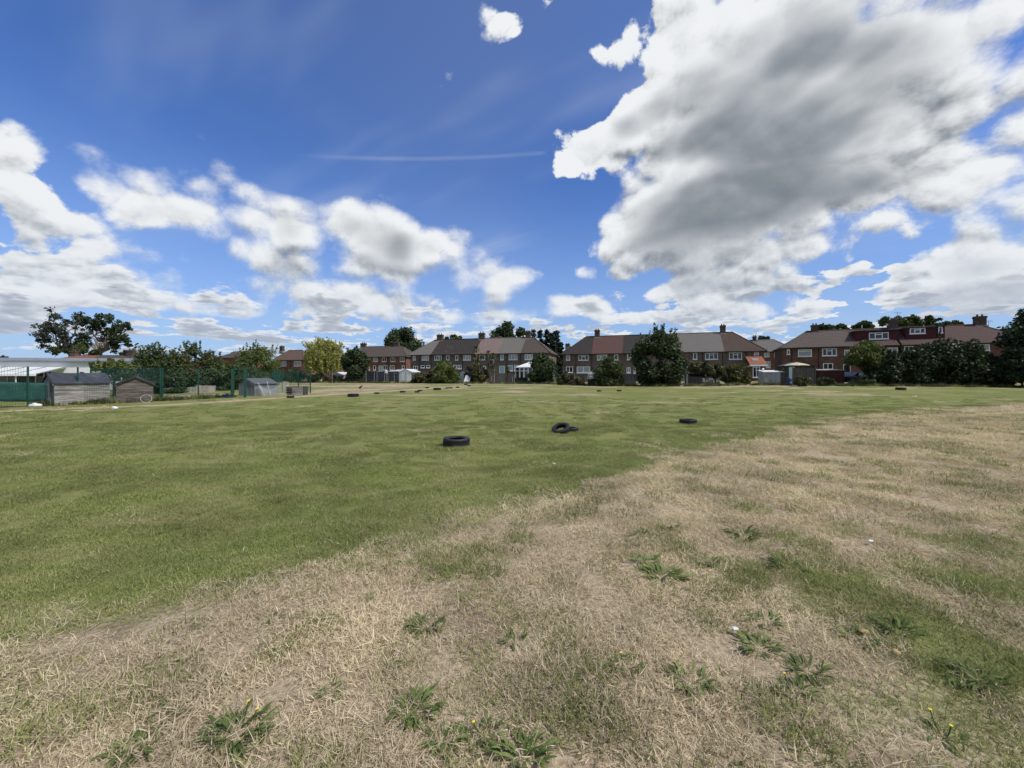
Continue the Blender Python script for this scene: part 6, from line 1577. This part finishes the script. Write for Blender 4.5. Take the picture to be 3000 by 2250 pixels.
# ------------------------------------------------------------------ grass
def blade_mesh(name, n, rad, l0, l1, wid, tilt0, tilt1, seed, mat, tone=(0.0, 1.0), curl=0.5):
    r = np.random.default_rng(seed)
    an = r.uniform(0, 6.283, n); q = np.sqrt(r.uniform(0, 1, n)) * rad
    base = np.stack([np.cos(an) * q, np.sin(an) * q, np.zeros(n)], 1)
    di = r.uniform(0, 6.283, n); til = r.uniform(tilt0, tilt1, n); L = r.uniform(l0, l1, n) * r.uniform(0.6, 1.0, n)
    hd = np.stack([np.cos(di), np.sin(di), np.zeros(n)], 1); up = np.array([0, 0, 1.0])
    d1 = hd * np.sin(til)[:, None] + up * np.cos(til)[:, None]
    t2 = til + r.uniform(-0.15, curl, n); d2 = hd * np.sin(t2)[:, None] + up * np.cos(t2)[:, None]
    side = np.stack([-np.sin(di), np.cos(di), np.zeros(n)], 1) * (wid * r.uniform(0.6, 1.3, n) / 2)[:, None]
    side[:, 2] += r.normal(size=n) * wid * 0.25
    p1 = base + d1 * (L * 0.5)[:, None]; p2 = p1 + d2 * (L * 0.5)[:, None]
    lift = r.uniform(0.0, 0.012, n); 
    for p in (base, p1, p2): p[:, 2] = np.maximum(p[:, 2], 0.0) + lift
    v = np.stack([base - side, base + side, p1 + side * 0.85, p1 - side * 0.85, p2], 1).reshape(-1, 3)
    i = np.arange(n)[:, None] * 5
    quads = i + np.array([0, 1, 2, 3]); tris = i + np.array([3, 2, 4])
    loops = np.concatenate([quads, tris], 1).ravel(); starts = np.stack([np.arange(n) * 7, np.arange(n) * 7 + 4], 1).ravel()
    me = bpy.data.meshes.new(name); me.vertices.add(5 * n); me.vertices.foreach_set('co', v.ravel())
    me.loops.add(7 * n); me.loops.foreach_set('vertex_index', loops.astype(np.int32)); me.polygons.add(2 * n); me.polygons.foreach_set('loop_start', starts.astype(np.int32)); me.update(calc_edges=True)
    tn = np.repeat(r.uniform(tone[0], tone[1], n), 2); a = me.attributes.new('tone', 'FLOAT', 'FACE'); a.data.foreach_set('value', tn.astype(np.float32))
    me.materials.append(MATS[mat]); return me

def scatter(name, label, protos, pts, scl, seed, tiltmax=0.1):
    """one stuff object: clumps of blades instanced on points"""
    r = np.random.default_rng(seed); n = len(pts)
    col = bpy.data.collections.new(name + '_clumps')
    for i, me in enumerate(protos):
        o = bpy.data.objects.new('%s_clump_%02d' % (name, i), me); col.objects.link(o)
    me = bpy.data.meshes.new(name); me.vertices.add(n); me.vertices.foreach_set('co', np.asarray(pts, float).ravel())
    rot = np.stack([r.uniform(-tiltmax, tiltmax, n), r.uniform(-tiltmax, tiltmax, n), r.uniform(0, 6.283, n)], 1)
    a = me.attributes.new('rot', 'FLOAT_VECTOR', 'POINT'); a.data.foreach_set('vector', rot.ravel().astype(np.float32))
    a = me.attributes.new('scl', 'FLOAT', 'POINT'); a.data.foreach_set('value', np.asarray(scl, np.float32))
    a = me.attributes.new('idx', 'INT', 'POINT'); a.data.foreach_set('value', r.integers(0, len(protos), n).astype(np.int32))
    o = link(name, me); tag(o, label, kind='stuff')
    ng = bpy.data.node_groups.new(name, 'GeometryNodeTree')
    ng.interface.new_socket('Geometry', in_out='INPUT', socket_type='NodeSocketGeometry'); ng.interface.new_socket('Geometry', in_out='OUTPUT', socket_type='NodeSocketGeometry')
    N = ng.nodes; gi, go = N.new('NodeGroupInput'), N.new('NodeGroupOutput'); iop = N.new('GeometryNodeInstanceOnPoints'); ci = N.new('GeometryNodeCollectionInfo')
    ci.inputs['Collection'].default_value = col; ci.inputs['Separate Children'].default_value = True; ci.inputs['Reset Children'].default_value = True
    def na(nm, ty): q = N.new('GeometryNodeInputNamedAttribute'); q.data_type = ty; q.inputs['Name'].default_value = nm; return q.outputs['Attribute']
    er = N.new('FunctionNodeEulerToRotation'); lk = ng.links.new
    lk(na('rot', 'FLOAT_VECTOR'), er.inputs[0]); lk(gi.outputs[0], iop.inputs['Points']); lk(ci.outputs[0], iop.inputs['Instance']); iop.inputs['Pick Instance'].default_value = True
    lk(na('idx', 'INT'), iop.inputs['Instance Index']); lk(er.outputs[0], iop.inputs['Rotation']); lk(na('scl', 'FLOAT'), iop.inputs['Scale']); lk(iop.outputs[0], go.inputs[0])
    o.modifiers.new('scatter', 'NODES').node_group = ng
    return o

def field_points(y0, y1, dens, seed, margin=1.4):
    r = np.random.default_rng(seed); w_ = 1.38 * y1 + margin; n = int(2 * w_ * (y1 - y0) * dens)
    x = r.uniform(-w_, w_, n); y = r.uniform(y0, y1, n); k = np.abs(x) < 1.38 * y + margin
    return x[k], y[k], r.uniform(0, 1, k.sum())
def bands(spec, seed, keepf):
    P_, Sc = [], []
    for i, (y0, y1, dens, s_) in enumerate(spec):
        x, y, u = field_points(y0, y1, dens, seed + i); k = u < keepf(x, y); x, y = x[k], y[k]
        P_.append(np.stack([x, y, zg(x, y) - 0.004], 1)); Sc.append(np.full(len(x), s_) * np.random.default_rng(seed + 50 + i).uniform(0.8, 1.25, len(x)))
    return np.vstack(P_), np.concatenate(Sc)
R1 = 0.17
dry_protos = [blade_mesh('straw', 330, R1, 0.022, 0.066, 0.0027, 0.55, 1.52, 700 + i, 'blade_dry', (0.0, 1.0), 0.6) for i in range(5)]
dry_protos += [blade_mesh('straw', 230, R1, 0.03, 0.105, 0.0024, 0.8, 1.55, 710 + i, 'blade_dry', (0.35, 1.0), 0.4) for i in range(2)]
green_protos = [blade_mesh('grass', 380, R1, 0.018, 0.046, 0.0032, 0.2, 1.2, 720 + i, 'blade_green', (0.0, 0.85), 0.8) for i in range(5)]
mix_protos = [blade_mesh('grass', 120, R1 * 0.8, 0.03, 0.08, 0.004, 0.2, 1.2, 730 + i, 'blade_green', (0.0, 0.6), 0.8) for i in range(4)]
fine = lambda x, y, s: fbm(x * 2.7, y * 2.7, s, 3)
P_, Sc = bands([(0.7, 4.2, 46, 1.0), (4.2, 8, 20, 1.35), (8, 15, 8, 1.9), (15, 30, 2.2, 2.4)], 800, lambda x, y: (1 - sstep(12, 29, y)) * sstep(0.14, 0.62, dry_amount(x, y)) * (0.35 + 0.65 * sstep(0.28, 0.5, fine(x, y, 61))))
scatter('dry_grass', 'parched straw-coloured grass blades on the verge', dry_protos, P_, Sc, 1)
P_, Sc = bands([(0.7, 4.2, 50, 1.0), (4.2, 8, 22, 1.25), (8, 15, 9, 1.6), (15, 34, 2.5, 2.0)], 820, lambda x, y: (1 - sstep(0.28, 0.78, dry_amount(x, y))) * (1 - sstep(11, 33, y)))
NEAR = [o for o in bpy.data.objects if o.name.startswith('tyre') and o.type == 'EMPTY' and o.location.y < 22]
_r = np.random.default_rng(5); _a = [P_]; _s = [Sc]
for o in NEAR:
    an = _r.uniform(0, 6.283, 26); rad = 0.42 + _r.uniform(-0.06, 0.10, 26); x = o.location.x + np.cos(an) * rad; y = o.location.y + np.sin(an) * rad
    _a.append(np.stack([x, y, zg(x, y)], 1)); _s.append(_r.uniform(1.3, 2.3, 26))
P_, Sc = np.vstack(_a), np.concatenate(_s)
scatter('green_grass', 'short green mown grass of the field', green_protos, P_, Sc, 2)
P_, Sc = bands([(0.7, 4.2, 30, 1.0), (4.2, 9, 12, 1.3), (9, 16, 4.0, 1.7)], 840, lambda x, y: sstep(0.3, 0.7, dry_amount(x, y)) * np.maximum(0.10, sstep(0.46, 0.64, fine(x, y, 77))))
scatter('grass_tufts', 'thin green tufts coming through the straw', mix_protos, P_, Sc, 3)
# pale dry stalks standing in the green
P_, Sc = bands([(1.2, 6, 5, 0.9), (6, 14, 2.0, 1.3)], 860, lambda x, y: (1 - sstep(0.3, 0.6, dry_amount(x, y))) * sstep(0.45, 0.65, fine(x, y, 91)))
scatter('dead_stalks', 'scattered pale dead stalks among the green grass', [blade_mesh('stalk', 26, 0.22, 0.03, 0.085, 0.0038, 0.3, 1.3, 740 + i, 'blade_dry', (0.4, 1.0)) for i in range(3)], P_, Sc, 4)
# rough growth along the garden edge
edge_line = [(850, 67.5), (1215, 62.5), (1330, 60.8), (1640, 56.5), (1720, 50), (1900, 46.8), (2250, 44.6), (2450, 41.5), (2700, 40.6), (3050, 38.8)]
ep = []; rr = np.random.default_rng(9)
for (pa, ya), (pb, yb) in zip(edge_line[:-1], edge_line[1:]):
    a = np.array([(pa - 1500) / F_PX * ya, ya]); b = np.array([(pb - 1500) / F_PX * yb, yb]); n = int(np.linalg.norm(b - a) * 9)
    s_ = rr.uniform(0, 1, n)[:, None]; p = a + (b - a) * s_ + rr.normal(size=(n, 2)) * np.array([0.2, 0.35]) - np.array([0, 0.7]); ep.append(p)
fpts = np.array([fpt(px, py) for px, py in FENCE_PX[1:]])
for a, b in zip(fpts[:-1], fpts[1:]): n = 40; s_ = rr.uniform(0, 1, n)[:, None]; ep.append(a + (b - a) * s_ + rr.normal(size=(n, 2)) * 0.15)
ep = np.vstack(ep); pts = np.column_stack([ep, zg(ep[:, 0], ep[:, 1])])
scatter('rough_grass', 'rough uncut grass along the fences and garden edge', [blade_mesh('rough', 70, 0.25, 0.15, 0.5, 0.022, 0.05, 0.7, 750 + i, m_, (0.0, 0.7)) for i, m_ in enumerate(('blade_green', 'leaf_olive', 'leaf_brown', 'leaf_mid'))], pts, rr.uniform(0.5, 1.2, len(pts)), 5)

# ------------------------------------------------------------------ broad-leaved weeds in the straw
def leaf_shape(L, w, seed, droop=0.5):
    r = random.Random(seed); m = MB(); n = 6; vs = []; ang = 0.55
    x = z = 0.0
    for i in range(n + 1):
        q = i / n; ww = w * (0.25 + 0.75 * math.sin(math.pi * min(1, q * 0.85 + 0.12)) ** 0.8) * (1 - 0.9 * max(0, q - 0.85) / 0.15 * 0.95) * (1 + 0.12 * math.sin(i * 2.3 + seed))
        vs += [(x, -ww / 2, z + ww * 0.18), (x, 0, z), (x, ww / 2, z + ww * 0.18)]
        ang -= droop * 2.0 / n * (0.6 + q); x += math.cos(ang) * L / n; z = max(0.004, z + math.sin(ang) * L / n)
    fs = []
    for i in range(n): fs += [(3 * i, 3 * i + 1, 3 * i + 4, 3 * i + 3), (3 * i + 1, 3 * i + 2, 3 * i + 5, 3 * i + 4)]
    me = m.add(vs, fs).mesh('weed_leaf', True); a = me.attributes.new('tone', 'FLOAT', 'FACE'); t = r.uniform(0.1, 1.0); a.data.foreach_set('value', [min(1, max(0, t + r.uniform(-.08, .08))) for _ in fs]); me.materials.append(MATS['leaf_weed']); return me
LEAVES = [leaf_shape(0.15 + 0.02 * (i % 3), 0.019 + 0.006 * (i % 4), i, 0.35 + 0.12 * (i % 3)) for i in range(8)] + [leaf_shape(0.17, 0.010, 20 + i, 0.3) for i in range(3)]
def weed(label, dx, dy, size, n, seed, flowers=0):
    px, py = dx * 3000 / 2212, dy * 3000 / 2212; x, y = ground_at(px, py); g = Z(x, y); r = random.Random(seed)
    t = thing('weed_plant', label, 'weed', (x, y, g), 'weeds in the dry grass')
    for i in range(int(n * 2.2)):
        me = LEAVES[r.randrange(len(LEAVES))]; o = bpy.data.objects.new('leaf', me); COL.objects.link(o); o.parent = t
        an = r.uniform(0, 6.28); rad = size * 0.34 * math.sqrt(r.random()); o.location = (math.cos(an) * rad * 1.4, math.sin(an) * rad, 0.003 + 0.01 * r.random()); o.rotation_euler = (r.uniform(-0.4, 0.4), r.uniform(-0.5, 0.25), an + r.uniform(-0.7, 0.7)); s_ = size / 0.30 * r.uniform(0.42, 0.90); o.scale = (s_, s_, s_)
    for i in range(flowers):
        an = r.uniform(0, 6.28); q = Vector((math.cos(an) * size * 0.3, math.sin(an) * size * 0.3, r.uniform(0.06, 0.10)))
        m = MB().tube([(q.x * 0.3, q.y * 0.3, 0), (q.x * 0.8, q.y * 0.8, q.z * 0.6), tuple(q)], 0.0022, 4); me = m.mesh('stalk'); me.materials.append(MATS['leaf_weed']); o = bpy.data.objects.new('flower_stalk', me); COL.objects.link(o); o.parent = t
        m = MB().lathe([(0.0, 0.0), (0.004, 0.001), (0.0065, 0.003), (0.004, 0.004), (0.0, 0.004)], 9, False); m.v = [(a + q.x, b + q.y, c + q.z) for a, b, c in m.v]; me = m.mesh('flower'); me.materials.append(MATS['petal']); f_ = bpy.data.objects.new('flower_head', me); COL.objects.link(f_); f_.parent = t
WEEDS = [(920, 1355, .30, 26, 'broad-leaved weed alone in the straw below the nearest tyre', 0), (515, 1585, .34, 34, 'large weed with long blade leaves and yellow flower at lower left', 2), (895, 1535, .27, 26, 'dark leafy rosette weed in the lower middle straw', 0),
         (1130, 1640, .30, 30, 'broad dark weed cut by the bottom edge', 0), (290, 1622, .26, 24, 'feathery weed in the lower left corner', 0), (1350, 1440, .24, 20, 'bright green grassy weed in the middle of the straw', 1),
         (1490, 1475, .27, 26, 'dark round rosette right of the bright grassy weed', 0), (720, 1495, .18, 14, 'small flat weed left of the dark leafy rosette', 0), (455, 1484, .17, 12, 'small bright tuft above the large lower left weed', 0),
         (588, 1338, .17, 12, 'small weed near the green edge, left of the lone broad-leaved one', 0), (608, 1408, .15, 10, 'tiny grey-green weed between two small ones at left', 0), (1650, 1345, .28, 22, 'spreading weed at the top of the right-hand cluster', 0),
         (1640, 1400, .30, 28, 'largest weed of the right-hand cluster', 0), (1745, 1450, .26, 24, 'weed with drooping long leaves below the right-hand cluster', 0), (1720, 1500, .24, 18, 'yellow-green weed low in the right-hand cluster', 1),
         (1430, 1245, .40, 30, 'wide bright weed patch in the middle distance straw', 0), (1395, 1212, .30, 18, 'weed just behind the wide bright patch', 0), (1530, 1215, .30, 20, 'weed right of the wide bright patch', 0), (1605, 1158, .40, 26, 'large leafy weed by the short pale stick', 0),
         (1440, 1140, .30, 16, 'weed near the green edge above the wide bright patch', 0), (1380, 1155, .26, 12, 'small weed beside the one near the green edge', 0), (1700, 1228, .40, 20, 'weed at the edge of the big right-hand green patch', 0), (380, 1530, .20, 12, 'pale dying weed above the feathery corner one', 0),
         (1045, 1590, .22, 16, 'weed with a tiny yellow flower left of the bottom edge weed', 1), (960, 1605, .22, 16, 'grey-green grassy weed between two bottom weeds', 0), (1110, 1385, .20, 12, 'faint grey-green tuft right of the lone broad-leaved weed', 0), (1210, 1395, .14, 8, 'tiny dark tuft right of the faint grey-green one', 0),
         (790, 1305, .18, 9, 'small tuft above the lone broad-leaved weed', 0), (1940, 1360, .30, 22, 'clump of leaves near the fallen tan leaf', 0), (2110, 1470, .34, 24, 'long-leaved weed at lower right', 0), (1860, 1385, .26, 18, 'weed left of the fallen tan leaf', 0), (2040, 1590, .22, 12, 'low weed with yellow flower at lower right', 2)]
for i, (dx, dy, s_, n, lab, fl) in enumerate(WEEDS): weed(lab, dx, dy, s_ * 0.66, n, 900 + i, fl)
# a few dropped things
def scrap(name, label, cat, dx, dy, size, mat, seed):
    px, py = dx * 3000 / 2212, dy * 3000 / 2212; x, y = ground_at(px, py); r = random.Random(seed); m = MB(); vs = []
    for j in range(4):
        for i in range(4): vs.append((x + (i - 1.5) / 3 * size * (1 - 0.3 * abs(j - 1.5)), y + (j - 1.5) / 3 * size * 0.7, Z(x, y) + 0.035 + r.uniform(0, size * 0.25)))
    o = m.add(vs, [(j * 4 + i, j * 4 + i + 1, j * 4 + i + 5, j * 4 + i + 4) for j in range(3) for i in range(3)]).build(name, MATS[mat], None, True); o.modifiers.new('t', 'SOLIDIFY').thickness = 0.002
    tag(o, label, cat)
scrap('fallen_leaf', 'curled tan fallen leaf in the green at lower right', 'leaf', 1863, 1376, 0.06, 'dry_leaf', 1)
scrap('fallen_leaf', 'smaller tan leaf right of the curled one', 'leaf', 1936, 1423, 0.045, 'dry_leaf', 2)
scrap('paper_scrap', 'white scrap of paper beside the right-hand weed cluster', 'litter', 1588, 1371, 0.04, 'plastic_white', 3)
scrap('paper_scrap', 'white scrap of litter on the dry grass at middle right', 'litter', 1880, 1177, 0.05, 'plastic_white', 4)
scrap('paper_scrap', 'white speck of litter on the green before the leaning tyre', 'litter', 1197, 1006, 0.08, 'plastic_white', 5)
scrap('paper_scrap', 'white speck of litter far off before the dark hedge', 'litter', 1975, 858, 0.3, 'plastic_white', 6)
